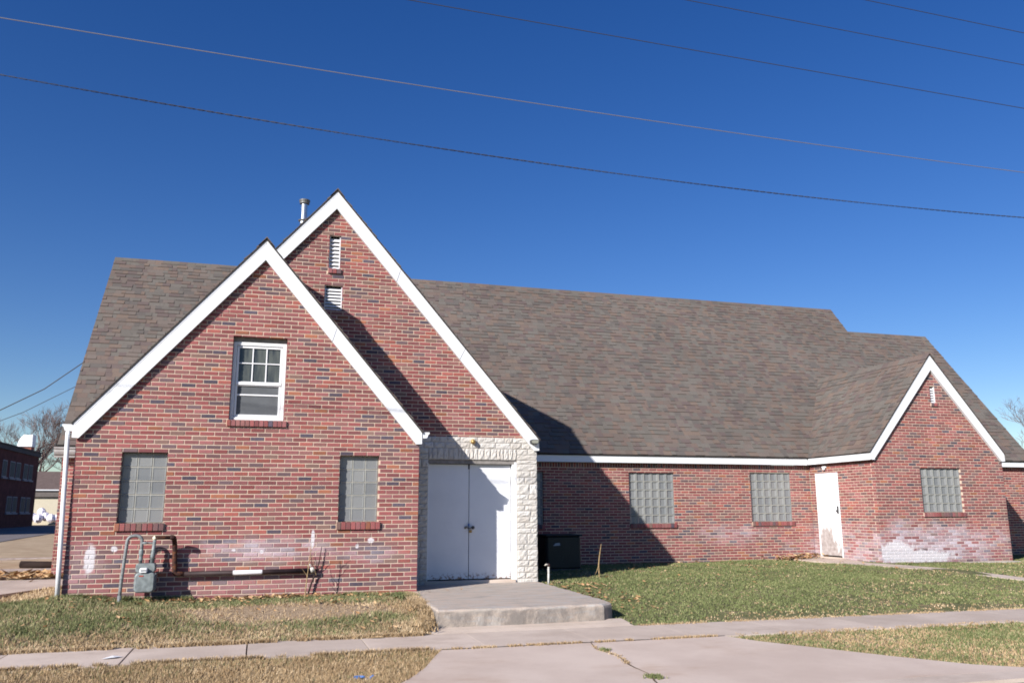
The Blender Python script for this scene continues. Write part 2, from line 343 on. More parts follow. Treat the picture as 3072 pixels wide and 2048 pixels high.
def grid_axis(lo, hi, fine_lo, fine_hi, step):
    a = list(np.arange(fine_lo, fine_hi + 1e-6, step)); g = step
    x = fine_hi
    while x < hi: g *= 1.35; x += g; a.append(min(x, hi))
    g = step; x = fine_lo
    while x > lo: g *= 1.35; x -= g; a.insert(0, max(x, lo))
    return a
xs = grid_axis(-900, 900, -10, 21, .25); ys = grid_axis(-60, 1500, -8, 8, .1)
mb = MB(); nx = len(xs); vs = [(x, y, gz_s(x, y)) for y in ys for x in xs]
mb.mesh(vs, [(j * nx + i, j * nx + i + 1, (j + 1) * nx + i + 1, (j + 1) * nx + i) for j in range(len(ys) - 1) for i in range(nx - 1)])
g = mb.build('ground', M_ground, smooth=True); g['kind'] = 'structure'; g['label'] = 'lawns and bare soil around the brick church'

def jitter_poly(pts, amp, n=6):
    out = []
    for a, b in zip(pts, pts[1:] + pts[:1]):
        a = Vector(a); b = Vector(b); m = max(1, int((b - a).length / .25))
        for i in range(m):
            q = a.lerp(b, i / m); out.append(Vector((q.x + random.uniform(-amp, amp), q.y + random.uniform(-amp, amp), q.z)))
    return out

# pavement: slabs are pieces with open joints
sw = MB(); sw.box((-40, -4.13, -.50), (60, -2.97, -.392)); walk = sw.build('pavement', M_joint, origin=(0, -3.5, -.4)); walk['kind'] = 'structure'; walk['label'] = 'concrete pavement running past the church lawn'
joints = [-13.6, -12.35, -11.1, -9.9, -8.7, -7.5, -6.3, -5.03, -3.77, -2.535, -1.21, .1, 1.42, 2.75, 4.1, 5.45, 6.8, 8.15, 9.5, 10.85, 12.2, 13.55, 14.9, 16.3]
for a, b in zip(joints, joints[1:]):
    m = MB(); dz = random.uniform(-.004, .004) if a < -1.3 else 0; jw = .008 if a < -1.3 else .001
    m.cbox((a + jw, -4.15, -.46), (b - jw, -2.95, -.36 + dz), .001); m.build('paving_slab', M_walk, walk, origin=((a + b) / 2, -3.55, -.4))

def drive_z(y): return -.36 - .05 * (-4.15 - y)
dl = [(-.45, -4.165), (-.60, -4.5), (-.78, -4.95), (-1.0, -5.35), (-1.45, -5.95), (-2.2, -6.48)]
dr = [(3.1, -4.165), (3.35, -4.55), (3.75, -4.98), (4.35, -5.62), (4.9, -6.15), (5.5, -6.48)]
crack = [(1.33, -4.165), (1.26, -4.5), (1.36, -4.9), (1.30, -5.3), (1.33, -5.75), (1.24, -6.1), (1.28, -6.48)]
drv = MB(); drv.poly([Vector((x, y, drive_z(y) - .035)) for x, y in dl + dr[::-1]]); drive = drv.build('driveway', M_joint, origin=(1, -5, -.4)); drive['kind'] = 'structure'; drive['label'] = 'flared concrete driveway apron between pavement and street'
cl = [(x - .002, y) for x, y in crack]; cr = [(x + .002, y) for x, y in crack]
for poly in (dl + cl[::-1], cr + dr[::-1]):
    m = MB(); m.prism([Vector((x, y, drive_z(y))) for x, y in poly], (0, 0, -.1)); m.build('concrete_slab', M_drive, drive)
def crack_fill(pts, w, zf):
    m = MB(); q = []
    for a, b in zip(pts, pts[1:]):
        for i in range(6): t = i / 6; q.append((a[0] + (b[0] - a[0]) * t, a[1] + (b[1] - a[1]) * t))
    L = [Vector((x - random.uniform(.2, 1) * w, y + random.uniform(-.3, .3) * w, zf(y) + .003)) for x, y in q]; R = [Vector((x + random.uniform(.2, 1) * w, y + random.uniform(-.3, .3) * w, zf(y) + .003)) for x, y in q]
    for i in range(len(q) - 1): m.poly([L[i], L[i + 1], R[i + 1], R[i]])
    return m
crack_fill(crack, .016, drive_z).build('crack_dirt', M_joint, drive)
m = MB(); q = [x * .05 for x in range(-9, 63)]
for a, b in zip(q, q[1:]): w0, w1 = random.uniform(.006, .02), random.uniform(.006, .02); m.poly([Vector((a, -4.157 - w0, -.3555)), Vector((b, -4.157 - w1, -.3555)), Vector((b, -4.157 + w1, -.3555)), Vector((a, -4.157 + w0, -.3555))])
m.build('joint_dirt', M_joint, drive)
# apron strips between porch and pavement
st = MB(); st.box((-.34, -2.94, -.5), (2.45, -2.72, -.37)); strip = st.build('apron_strip', M_joint, origin=(1, -2.8, -.37)); strip['kind'] = 'structure'; strip['label'] = 'narrow concrete strip below the porch slab'
for a, b, z0, z1 in ((-2.942, -2.835, -.357, -.340), (-2.822, -2.60, -.337, -.305)):
    m = MB(); m.prism([Vector((-.33, a, z0)), Vector((2.43, a, z0)), Vector((2.40, b, z1)), Vector((-.30, b, z1))], (0, 0, -.08)); m.build('concrete_slab', M_walk, strip)
# street
m = MB(); m.box((-200, -16, -.8), (200, -6.84, -.515)); o = m.build('road', M_asphalt, origin=(0, -11, -.5)); o['kind'] = 'structure'; o['label'] = 'dark asphalt street in front of the driveway'
m = MB()
m.box((-60, -6.83, -.8), (80, -6.481, -.4775)); m.cbox((-60, -6.515, -.8), (-2.3, -6.36, -.38), .02); m.cbox((5.65, -6.515, -.8), (80, -6.36, -.38), .02)
o = m.build('kerb', M_walk, origin=(0, -6.6, -.5)); o['kind'] = 'structure'; o['label'] = 'pale concrete kerb and gutter beside the street'
# porch slab
pc = [(-.17, 1.15), (2.44, 1.15), (2.42, -.6), (2.36, -2.2), (2.30, -2.52), (2.12, -2.66), (1.0, -2.70), (-.20, -2.69), (-.19, -1.0)]
m = MB(); top = []
for a, b in zip(pc, pc[1:] + pc[:1]):
    k = max(1, int(math.hypot(b[0] - a[0], b[1] - a[1]) / .12))
    for i in range(k): top.append((a[0] + (b[0] - a[0]) * i / k, a[1] + (b[1] - a[1]) * i / k))
cx_, cy_ = 1.1, -.7; rings = []
for ins, z0 in ((.0, -.5), (0, -.16), (.006, -.125), (.03, -.108), (.08, -.103)):
    ring = []
    for x, y in top:
        d = math.hypot(x - cx_, y - cy_); jx = random.uniform(-1, 1) * (.008 if z0 > -.3 else .012); jz = random.uniform(-1, 1) * (.006 if .0 < ins < .05 else 0)
        ring.append(Vector((x - (x - cx_) / d * (ins + jx), y - (y - cy_) / d * (ins + jx) if y < 1 else y, z0 + jz)))
    rings.append(ring)
nn = len(top); vs = [p for r_ in rings for p in r_]
fs = [(i + j * nn, (i + 1) % nn + j * nn, (i + 1) % nn + (j + 1) * nn, i + (j + 1) * nn)[::-1] for j in range(len(rings) - 1) for i in range(nn)]
fs.append(tuple(4 * nn + i for i in range(nn))[::-1]); m.mesh(vs, fs)
o = m.build('porch_slab', M_porch, origin=(1.1, -.7, -.1)); o['kind'] = 'structure'; o['label'] = 'worn raised concrete porch slab before the double doors'
# path from the side door
m = MB(); pa = [(10.42, 5.2), (10.42, 4.2), (10.5, 3.2), (10.85, 2.1), (11.12, 1.1), (11.45, -.6), (11.75, -2.9)]; pb = [(11.30, 5.2), (11.30, 4.1), (11.0, 3.0), (11.27, 2.0), (11.55, 1.0), (11.9, -.6), (12.2, -2.9)]
for i in range(len(pa) - 1):
    q = [pa[i], pa[i + 1], pb[i + 1], pb[i]]
    m.prism([Vector((x, y, gz(x, y) + (.022 if y > 2.5 else .018))) for x, y in q], (0, 0, -.1))
o = m.build('path', M_walk, origin=(11, 2, -.1)); o['kind'] = 'structure'; o['label'] = 'narrow concrete path leading from the side door'

# ------------------------------------------------------------------ the church
church = thing('church_building', 'long red brick church with steep shingled roofs and white trimmed gables', 'church')
CZ = .0677; BW = .2145; J = .0140

def clip(poly, planes):          # poly in (u,z); keep a*u+b*z<=c
    for a, b, c in planes:
        out = []
        for i in range(len(poly)):
            p, q = poly[i], poly[(i + 1) % len(poly)]; dp = a * p[0] + b * p[1] - c; dq = a * q[0] + b * q[1] - c
            if dp <= 0: out.append(p)
            if dp * dq < 0: t = dp / (dp - dq); out.append((p[0] + (q[0] - p[0]) * t, p[1] + (q[1] - p[1]) * t))
        poly = out
        if len(poly) < 3: return []
    return poly
def minus(rects, hole):
    out = []; hu0, hu1, hz0, hz1 = hole
    for u0, u1, z0, z1 in rects:
        if hu1 <= u0 or hu0 >= u1 or hz1 <= z0 or hz0 >= z1: out.append((u0, u1, z0, z1)); continue
        if hu0 > u0: out.append((u0, hu0, z0, z1))
        if hu1 < u1: out.append((hu1, u1, z0, z1))
        a, b = max(u0, hu0), min(u1, hu1)
        if hz0 > z0: out.append((a, b, z0, hz0))
        if hz1 < z1: out.append((a, b, hz1, z1))
    return out
def area(p): return abs(sum(p[i][0] * p[(i + 1) % len(p)][1] - p[(i + 1) % len(p)][0] * p[i][1] for i in range(len(p)))) / 2
def brick_verts(poly, fr, proud, depth=.095):
    O, U, Nn = fr; n = len(poly); cx = sum(p[0] for p in poly) / n; cz = sum(p[1] for p in poly) / n
    ro = random.gauss(0, .004)
    def P(u, z, d): return O + U * u + Vector((0, 0, z + ro * (u - cx) + .0022 * math.sin(cx * 1.3 + cz * 2.1) + .0016 * math.sin(cx * 3.1 - cz * 5))) + Nn * d
    vs = []
    for p in poly:
        dx, dz = cx - p[0], cz - p[1]; s = lambda v: max(-.0035, min(.0035, v * .3)); vs.append(P(p[0] + s(dx), p[1] + s(dz), proud))
    for p in poly: vs.append(P(p[0], p[1], proud - .0035))
    for p in poly: vs.append(P(p[0], p[1], -depth))
    fs = [tuple(range(n))] + [(i + j * n, i + (j + 1) * n, (i + 1) % n + (j + 1) * n, (i + 1) % n + j * n) for j in range(2) for i in range(n)]
    return vs, fs

def flat_wall(name, fr, u0, u1, z0, z1, planes=(), holes=(), nobrick=(), zmin=-.30, full_at='u1', soldiers=None, label=None, single=0, mortar_in=.0065):
    """mortar backing as the wall part, bricks laid in running bond over it"""
    O, U, Nn = fr; m = MB(); bh = [(a - .004, b + .004, c - .004, d + .004) for a, b, c, d in holes]
    for (a, b, c, d) in (lambda rs: rs)(sum([[r] for r in _rects((u0 + .005, u1 - .005, z0, z1), bh)], [])):
        p = clip([(a, c), (b, c), (b, d), (a, d)], planes)
        if p: m.prism([O + U * u + Vector((0, 0, z)) - Nn * mortar_in for u, z in p], -Nn * .11)
    wall = m.build(name, M_mortar, church)
    if label: wall['label'] = label
    bricks = []; k0 = math.floor(zmin / CZ); k = k0
    while k * CZ < z1:
        za, zb = k * CZ + J / 2, (k + 1) * CZ - J / 2; k += 1
        if soldiers and za > soldiers - .01: break
        half = (k % 2 == 0)            # row 0 full brick at corner
        edges = []; e = u1
        first = BW / 2 if (k % 2 == 0) else BW
        e2 = u1 - first; edges = [u1, e2]
        while e2 > u0 + .01: e2 -= BW; edges.append(max(e2, u0))
        for i in range(len(edges) - 1):
            ub = edges[i] - (0 if i == 0 else J / 2); ua = edges[i + 1] + (0 if edges[i + 1] <= u0 + 1e-6 else J / 2)
            if ub - ua < .02: continue
            jt = lambda s: random.uniform(-s, s)
            rects = [(ua + jt(.0015), ub + jt(.0015), za + jt(.001), zb + jt(.001))]
            for h in holes: rects = minus(rects, h)
            for h in nobrick: rects = minus(rects, h)
            for r in rects:
                if r[1] - r[0] < .012 or r[3] - r[2] < .012: continue
                p = clip([(r[0], r[2]), (r[1], r[2]), (r[1], r[3]), (r[0], r[3])], planes)
                if p and area(p) > .0004: bricks.append(p)
    if soldiers:
        u = u0; w = CZ
        while u < u1 - .02:
            r = [(u + J / 2, min(u + w - J / 2, u1), soldiers + J / 2, z1)]; u += w
            for h in holes: r = minus(r, h)
            for q in r: bricks.append([(q[0], q[2]), (q[1], q[2]), (q[1], q[3]), (q[0], q[3])])
    def size(p):
        c = O + U * (sum(q[0] for q in p) / len(p)) + Vector((0, 0, sum(q[1] for q in p) / len(p))); return area(p) / (c - CAMLOC).length_squared
    singles = set()
    if single:
        vis = [i for i, p in enumerate(bricks) if max(q[1] for q in p) > -.03]; vis.sort(key=lambda i: -size(bricks[i])); singles = set(vis[:single])
    m = MB()
    for i, p in enumerate(bricks):
        vs, fs = brick_verts(p, fr, random.uniform(-.0012, .0018))
        if i in singles:
            c = sum(vs, Vector()) / len(vs); b = MB(); b.mesh(vs, fs, random.random()); b.build('brick', M_brick, wall, origin=c)
        else: m.mesh(vs, fs, random.random())
    if m.v: m.build('brickwork', M_brick, wall, kind='stuff')
    return wall
def _rects(r, holes):
    rs = [r]
    for h in holes: rs = minus(rs, h)
    return rs

FR = lambda Y: (Vector((0, Y, 0)), Vector((1, 0, 0)), Vector((0, -1, 0)))
def FX(X, sgn): return (Vector((X, 0, 0)), Vector((0, 1, 0)), Vector((sgn, 0, 0)))
def gable(c, top, sl): return [(sl, 1, top + sl * c), (-sl, 1, top - sl * c)]

yB, yM, yC = 1.17, 5.405, 2.929
WA = [(-3.02, -2.19, 2.565, 3.90), (-4.505, -3.865, .99, 2.035), (-1.282, -.656, .99, 2.03)]
flat_wall('front_gable_wall', FR(0), -5.15, 0, -.6, 5.4, gable(-2.597, 5.42, 1.175), WA, [(-3.06, -2.13, 2.46, 2.565), (-4.54, -3.83, .875, .99), (-1.315, -.61, .87, .99)], single=300)
flat_wall('side_wall', FX(0, 1), .002, 1.168, -.6, 2.33)
flat_wall('side_wall', (Vector((-5.15, 0, 0)), Vector((0, 1, 0)), Vector((-1, 0, 0))), .002, 1.168, -.6, 2.33)
WB = [(-1.512, -1.31, 5.465, 6.09), (-1.566, -1.25, 4.70, 5.15), (.375, 2.03, -.6, 2.06)]
flat_wall('middle_gable_wall', FR(yB), -5.2, 2.42, -.6, 6.9, gable(-1.41, 6.86, 1.165), WB, [(0, 2.42, -.6, 2.475), (-5.2, -.1, -.6, 2.3), (-1.53, -1.28, 5.37, 5.465)])
flat_wall('side_wall', FX(2.42, 1), yB + .1, yM, -.6, 2.42)
flat_wall('side_wall', FX(-5.2, -1), yB + .002, yM, -.6, 2.42)
WM = [(6.165, 7.385, .83, 2.06), (9.535, 10.735, .86, 2.09), (2.80, 3.95, .83, 2.06)]
flat_wall('long_wall', FR(yM), 2.42, 11.316, -.6, 2.285, (), WM, [(a - .01, b + .03, c - .105, c) for a, b, c, d in WM], soldiers=2.17)
flat_wall('long_wall', FR(yM), 15.1, 18.5, -.6, 2.31, soldiers=2.19)
flat_wall('long_wall', FR(yM), -6.42, -5.2, -.6, 2.25)
flat_wall('end_wall', FX(-6.42, -1), yM + .002, 13.9, -.6, 7.6, [(1.2, 1, 7.55 + 1.2 * 9.59), (-1.2, 1, 7.55 - 1.2 * 9.59)], zmin=-.3)
flat_wall('end_wall', FX(18.5, 1), yM + .002, 12.4, -.6, 6.7, [(1.2, 1, 6.6 + 1.2 * 8.83), (-1.2, 1, 6.6 - 1.2 * 8.83)], zmin=9)
WC = [(12.62, 13.80, 1.085, 2.125), (13.14, 13.293, 3.71, 4.11)]
flat_wall('right_gable_wall', FR(yC), 11.316, 15.1, -.6, 4.8, gable(13.16, 4.80, 1.22), WC, [(12.60, 13.83, .98, 1.085), (13.12, 13.31, 3.62, 3.71)])
DS = (4.28, 5.19, -.02, 2.07)
flat_wall('side_wall', FX(11.316, -1), yC + .1, yM, -.6, 2.30, (), [DS])
flat_wall('side_wall', FX(15.1, 1), yC + .1, yM, -.6, 2.33)
m = MB(); m.box((-6.4, 13.7, -.6), (15.5, 13.9, 2.5)); m.build('back_wall', M_mortar, church)

# sills of upright bricks
def sill(x0, x1, z0, z1, Y, n):
    root = MB(); root.box((x0 + .004, Y - .022, z0 + .006), (x1 - .004, Y + .1, z1 - .004)); r = root.build('window_sill', M_mortar, church)
    w = (x1 - x0) / n
    for i in range(n):
        b = MB(); b.cbox((x0 + i * w + .005, Y - .035 + random.uniform(-.002, .002), z0), (x0 + (i + 1) * w - .005, Y + .1, z1), .004, r=random.random() * .9)
        b.build('sill_brick', M_brick, r, origin=(x0 + (i + .5) * w, Y, z0))
sill(-3.05, -2.14, 2.462, 2.560, 0, 13); sill(-4.53, -3.84, .877, .987, 0, 9); sill(-1.31, -.615, .87, .987, 0, 9)
sill(-1.525, -1.285, 5.37, 5.46, yB, 3)
for a, b, c, d in WM: sill(a - .01, b + .03, c - .102, c - .003, yM, 15)
sill(12.60, 13.83, .98, 1.08, yC, 15); sill(13.12, 13.31, 3.62, 3.705, yC, 2)

# glass block windows; a block is a pane with a slanted inner rim
def block_mesh(w, h, name, deep):
    m = MB(); a, b = w / 2, h / 2; rings = [(0, 0, .035), (0, 0, .004), (.004, .004, 0), (.010, .010, 0), (.050, .018, .018), (.054, .022, .019)] if deep else [(0, 0, .05), (0, 0, .004), (.004, .004, 0), (.010, .010, 0), (.016, .016, .004), (.022, .022, .005)]; vs = []
    for i, q, d in rings: vs += [(-a + i, d, -b + q), (a - i, d, -b + q), (a - i, d, b - q), (-a + i, d, b - q)]
    fs = [(j * 4 + k, j * 4 + (k + 1) % 4, (j + 1) * 4 + (k + 1) % 4, (j + 1) * 4 + k) for j in range(len(rings) - 1) for k in range(4)]; L = (len(rings) - 1) * 4; fs.append((L, L + 1, L + 2, L + 3))
    m.mesh(vs, fs); me = bpy.data.meshes.new(name); me.from_pydata(m.v, [], m.f); me.materials.append(M_gblock); me.materials.append(M_grim); me.polygons.foreach_set('material_index', [1 if (i < 12) else 0 for i in range(len(m.f))]); me.attributes.new('rnd', 'FLOAT', 'POINT'); return me
def gb_window(hole, Y, nx, nz, rec, label=None):
    x0, x1, z0, z1 = hole
    dx, dz = (x1 - x0 - .012) / nx, (z1 - z0 - .012) / nz
    m = MB(); m.box((x0 + .001, Y + rec + .045, z0 + .001), (x1 - .001, Y + rec + .06, z1 - .001))
    for i in range(nx + 1): c = x0 + .006 + dx * i; m.box((max(x0 + .001, c - .007), Y + rec + .007, z0 + .001), (min(x1 - .001, c + .007), Y + rec + .044, z1 - .001))
    for j in range(nz + 1): c = z0 + .006 + dz * j; m.box((x0 + .002, Y + rec + .0075, max(z0 + .002, c - .007)), (x1 - .002, Y + rec + .0435, min(z1 - .002, c + .007)))
    w = m.build('window', M_gjoint, church, origin=((x0 + x1) / 2, Y + rec, z0))
    if label: w['label'] = label
    dx, dz = (x1 - x0 - .012) / nx, (z1 - z0 - .012) / nz; me = block_mesh(dx - .012, dz - .012, 'glass_block', rec < .07)
    for i in range(nx):
        for j in range(nz): piece('glass_block', me, w, (x0 + .006 + dx * (i + .5), Y + rec, z0 + .006 + dz * (j + .5)))
gb_window(WA[1], 0, 3, 5, .093); gb_window(WA[2], 0, 3, 5, .093)
for h in WM: gb_window(h, yM, 6, 6, .04)
gb_window(WC[0], yC, 6, 5, .04)

# double hung window in the front gable
win = MB(); x0, x1, z0, z1 = WA[0]; Y = .098
def fr_(m, a, b, c, d, w, y0, y1):
    m.cbox((a, y0, c), (a + w, y1, d), .004); m.cbox((b - w, y0, c), (b, y1, d), .004); m.cbox((a + w, y0, c), (b - w, y1, c + w), .004); m.cbox((a + w, y0, d - w), (b - w, y1, d), .004)
fr_(win, x0 + .002, x1 - .002, z0 + .002, z1 - .075, .055, Y - .005, Y + .07)
win.cbox((x0 + .06, Y - .03, z0 + .004), (x1 - .002, Y - .004, z0 + .05), .006)
w = win.build('sash_window', M_white2, church, origin=(-2.6, Y, z0)); w['label'] = 'white vinyl double hung window in the front gable'
m = MB(); m.box((x0 + .002, Y - .01, z1 - .072), (x1 - .002, Y + .06, z1 - .002)); m.build('header_board', M_grayheader, w)
a, b, c, d = x0 + .062, x1 - .062, z0 + .06, z1 - .135; mid = z0 + .60
m = MB(); fr_(m, a, b, mid - .012, d, .035, Y + .012, Y + .045); up = m.build('upper_sash', M_white2, w)
m = MB(); m.box((a + .035, Y + .035, mid + .02), (b - .035, Y + .038, d - .03)); m.build('pane', M_glass, w)
m = MB()
ww = (b - a - .07)
for i in (1, 2): m.cbox((a + .035 + ww * i / 3 - .010, Y + .018, mid + .022), (a + .035 + ww * i / 3 + .010, Y + .034, d - .034), .003)
zc_ = (mid + d) / 2 + .02; m.cbox((a + .035, Y + .016, zc_ - .009), (b - .035, Y + .032, zc_ + .009), .003); m.build('muntins', M_white2, w)
m = MB(); fr_(m, a, b, c, mid - .014, .035, Y + .004, Y + .035); m.cbox((a, Y - .012, mid - .034), (b, Y + .004, mid + .012), .004); m.build('lower_sash', M_white2, w)
m = MB(); zz = mid - .19; m.box((a + .035, Y + .026, c + .035), (b - .035, Y + .028, zz - .012)); m.box((a + .035, Y + .026, zz + .012), (b - .035, Y + .028, mid - .036)); m.build('insect_screen', M_screen, w)
m = MB(); m.cbox((a + .035, Y + .012, zz - .012), (b - .035, Y + .03, zz + .012), .003); m.build('screen_bar', M_white2, w)

# louvred vents
def louvre(hole, Y, n, rec=.085):
    x0, x1, z0, z1 = hole; m = MB(); fw = .018
    m.box((x0, Y + rec + .03, z0), (x1, Y + rec + .05, z1)); v = m.build('vent', M_black, church, origin=((x0 + x1) / 2, Y + rec, z0))
    m = MB(); m.cbox((x0 + .001, Y + rec - .02, z0 + .001), (x0 + fw, Y + rec + .028, z1 - .001), .002); m.cbox((x1 - fw, Y + rec - .02, z0 + .001), (x1 - .001, Y + rec + .028, z1 - .001), .002); m.build('frame', M_louvre, v)
    dz = (z1 - z0 - .03) / n
    for i in range(n):
        z = z0 + .004 + dz * i; s = MB()
        s.prism([Vector((x0 + fw, Y + rec - .018, z)), Vector((x0 + fw, Y + rec + .024, z + dz * .86)), Vector((x0 + fw, Y + rec + .028, z + dz * .82)), Vector((x0 + fw, Y + rec - .014, z - .006))], (x1 - x0 - 2 * fw, 0, 0))
        s.build('slat', M_louvre, v, origin=((x0 + x1) / 2, Y + rec, z))
louvre(WB[0], yB, 8, .06); louvre(WB[1], yB, 7, .06); louvre(WC[1], yC, 6, .04)

# gable trim boards
def rake(c, top, sl, xl, xr, zl, zb, Y, vt, seams=((), (.45,)), thick=.03, over=.075):
    ymat = M_white; inner_top = top - vt
    def side(s, xe, name):
        seam = seams[0 if s < 0 else 1]
        m = MB(); a = Vector((c, Y, top)); e = Vector((xe, Y, zl)); e2 = Vector((xe + s * .002, Y, zb))
        xin = xe - s * .09; f = Vector((xin, Y, zb - .006)); g_ = Vector((c, Y, inner_top)); gap = Vector((s * .0012, 0, 0))
        m.prism([a + gap, e, e2, f, g_ + gap] if s > 0 else [g_ + gap, f, e2, e, a + gap], (0, thick, 0)); o = m.build('bargeboard', ymat, church)
        # drip edge lip
        m = MB(); n_ = Vector((s * sl, 0, 1)).normalized(); d = .012
        m.prism([a + Vector((gap.x, -.004, 0)), e + Vector((0, -.004, 0)), e + Vector((0, -.004, 0)) - n_ * .035, a + Vector((gap.x, -.004, -.053))][::(1 if s > 0 else -1)], (0, .0035, 0)); m.build('drip_edge', M_white, o)
        # thin seams where two boards meet
        m = MB()
        for t in seam:
            p = a.lerp(e, t); q = g_.lerp(f, t - .012); m.prism([p + Vector((0, -.0045, 0)), p + Vector((s * .006, -.0045, -.006 * sl)), q + Vector((s * .006, -.0045, -.006 * sl)), q + Vector((0, -.0045, 0))][::(1 if s > 0 else -1)], (0, .004, 0))
        m.build('seam', M_seam, o)
        # soffit
        m = MB(); m.prism([g_ + gap + Vector((0, thick + .001, .002)), f + Vector((0, thick + .001, .002)), f + Vector((0, over - .004, .002)), g_ + gap + Vector((0, over - .004, .002))][::(1 if s > 0 else -1)], (0, 0, .02)); m.build('soffit', M_louvre, church)
    side(-1, xl, 'l'); side(1, xr, 'r')
rake(-2.597, 5.506, 1.175, -5.2, .026, 2.449, 2.236, -.075, .334)
rake(-1.41, 6.915, 1.165, -5.26, 2.441, 2.46, 2.247, 1.095, .327, seams=((), (.31, .63)))
rake(13.157, 4.877, 1.22, 11.19, 15.125, 2.505, 2.31, 2.854, .366, seams=((), ()))

# roofs: decks with thickness, then single shingles
def deck(name, pts, t=.045): m = MB(); m.prism([Vector(p) for p in pts], (0, 0, -t)); return m.build(name, M_felt, church)
mz = lambda y: 2.495 + 1.2 * (y - 5.235)                    # main front slope
mainroof = deck('main_roof', [(-6.5, 5.235, mz(5.235)), (15.6, 5.235, mz(5.235)), (15.6, 9.59, mz(9.59)), (-6.5, 9.59, mz(9.59))])
deck('rear_roof', [(-6.5, 9.59, mz(9.59) - .002), (15.6, 9.59, mz(9.59) - .002), (15.6, 13.95, mz(5.235)), (-6.5, 13.95, mz(5.235))])
lowroof = deck('lower_roof', [(15.6, 5.235, mz(5.235)), (18.66, 5.235, mz(5.235)), (18.66, 8.83, mz(8.83)), (15.6, 8.83, mz(8.83))])
deck('lower_rear_roof', [(15.6, 8.83, mz(8.83) - .002), (18.66, 8.83, mz(8.83) - .002), (18.66, 12.4, mz(5.26)), (15.6, 12.4, mz(5.26))])
az = lambda x: 5.53 - 1.175 * abs(x + 2.597); bz_ = lambda x: 6.945 - 1.163 * abs(x + 1.41); cz_ = lambda x: 4.905 - 1.22 * abs(x - 13.157)
def slopes(name, zf, c, xl, xr, y0, y1):
    return (deck(name, [(xl, y0, zf(xl)), (c, y0, zf(c)), (c, y1, zf(c)), (xl, y1, zf(xl))][::-1], .03), deck(name, [(c, y0, zf(c) - .0005), (xr, y0, zf(xr)), (xr, y1, zf(xr)), (c, y1, zf(c) - .0005)][::-1], .03))
ra = slopes('front_wing_roof', az, -2.597, -5.215, .04, -.09, 1.14)
rb = slopes('middle_wing_roof', bz_, -1.41, -5.275, 2.455, 1.08, 9.0)
rc = slopes('right_wing_roof', cz_, 13.157, 11.175, 15.14, 2.84, 7.3)

def visible(P):
    x, y, z = px(P)
    if x < 0 or x > 1: return False
    # hidden behind the two left gables, judged by their outline
    def inside(pts):
        q = [px(p)[:2] for p in pts]; s = None
        for i in range(len(q)):
            a, b = q[i], q[(i + 1) % len(q)]; cr_ = (b[0] - a[0]) * (y - a[1]) - (b[1] - a[1]) * (x - a[0])
            if s is None: s = cr_ > 0
            elif (cr_ > 0) != s: return False
        return True
    return not (inside([(-5.2, -.12, -.3), (-5.2, -.12, 2.45), (-2.6, -.12, 5.5), (.03, -.12, 2.45), (.03, -.12, -.3)]) or inside([(-5.2, 1.05, -.3), (-5.26, 1.05, 2.45), (-1.41, 1.05, 6.94), (2.44, 1.05, 2.45), (2.44, 1.05, -.3)]))
SH = []
def shingles(root, O, U, V, w, h, keep, exp=.142):
    """courses of laminated shingles: O eave corner, U along the eave, V up the slope"""
    N_ = U.cross(V).normalized(); N_ = N_ if N_.z > 0 else -N_; k = 0; m = []
    while k * exp < h:
        u = -random.uniform(0, .3)
        while u < w:
            L = random.choice((.09, .12, .15, .18, .21, .26)); a, b = max(u, 0), min(u + L, w); u += L
            if b - a < .02: continue
            v0 = k * exp - .012; v1 = min((k + 1) * exp + .01, h); t = random.choice((.006, .008, .019, .022)); tone = random.random()
            c = O + U * ((a + b) / 2) + V * ((v0 + v1) / 2)
            if not keep(c): continue
            p = [O + U * (a + .001) + V * v0, O + U * (b - .001) + V * v0, O + U * (b - .001) + V * v1, O + U * (a + .001) + V * v1]
            vs = p + [p[0] + N_ * t, p[1] + N_ * t, p[2] + N_ * .004, p[3] + N_ * .004]
            m.append((vs, tone, c, (b - a)))
        k += 1
    SH.append((root, m, N_))
X1, Y1 = Vector((1, 0, 0)), Vector((0, 1, 0)); VM = Vector((0, 1, 1.2)).normalized(); LM = math.hypot(1, 1.2)
hid = lambda c: c.z > (bz_(c.x) if c.x < 2.46 and c.x > -5.3 else -9) - .15 and c.z > (cz_(c.x) if 11.17 < c.x < 15.14 else -9) - .15
shingles(mainroof, Vector((-6.5, 5.235, 2.496)), X1, VM, 22.1, 4.355 * LM, hid)
shingles(lowroof, Vector((15.6, 5.235, 2.496)), X1, VM, 3.06, 3.595 * LM, hid)
shingles(ra[0], Vector((-5.215, -.09, az(-5.215) + .001)), Y1, Vector((1, 0, 1.175)).normalized(), 1.23, 2.618 * math.hypot(1, 1.175), lambda c: True)
shingles(ra[1], Vector((.04, -.09, az(.04) + .001)), Y1, Vector((-1, 0, 1.175)).normalized(), 1.23, 2.637 * math.hypot(1, 1.175), lambda c: True)
kb = lambda c: c.z > mz(c.y) - .15
shingles(rb[0], Vector((-5.275, 1.08, bz_(-5.275) + .001)), Y1, Vector((1, 0, 1.163)).normalized(), 7.9, 3.865 * math.hypot(1, 1.163), kb)
shingles(rb[1], Vector((2.455, 1.08, bz_(2.455) + .001)), Y1, Vector((-1, 0, 1.163)).normalized(), 7.9, 3.865 * math.hypot(1, 1.163), kb)
shingles(rc[0], Vector((11.175, 2.84, cz_(11.175) + .001)), Y1, Vector((1, 0, 1.22)).normalized(), 4.5, 1.982 * math.hypot(1, 1.22), kb)
shingles(rc[1], Vector((15.14, 2.84, cz_(15.14) + .001)), Y1, Vector((-1, 0, 1.22)).normalized(), 4.5, 1.983 * math.hypot(1, 1.22), kb)
cand = []
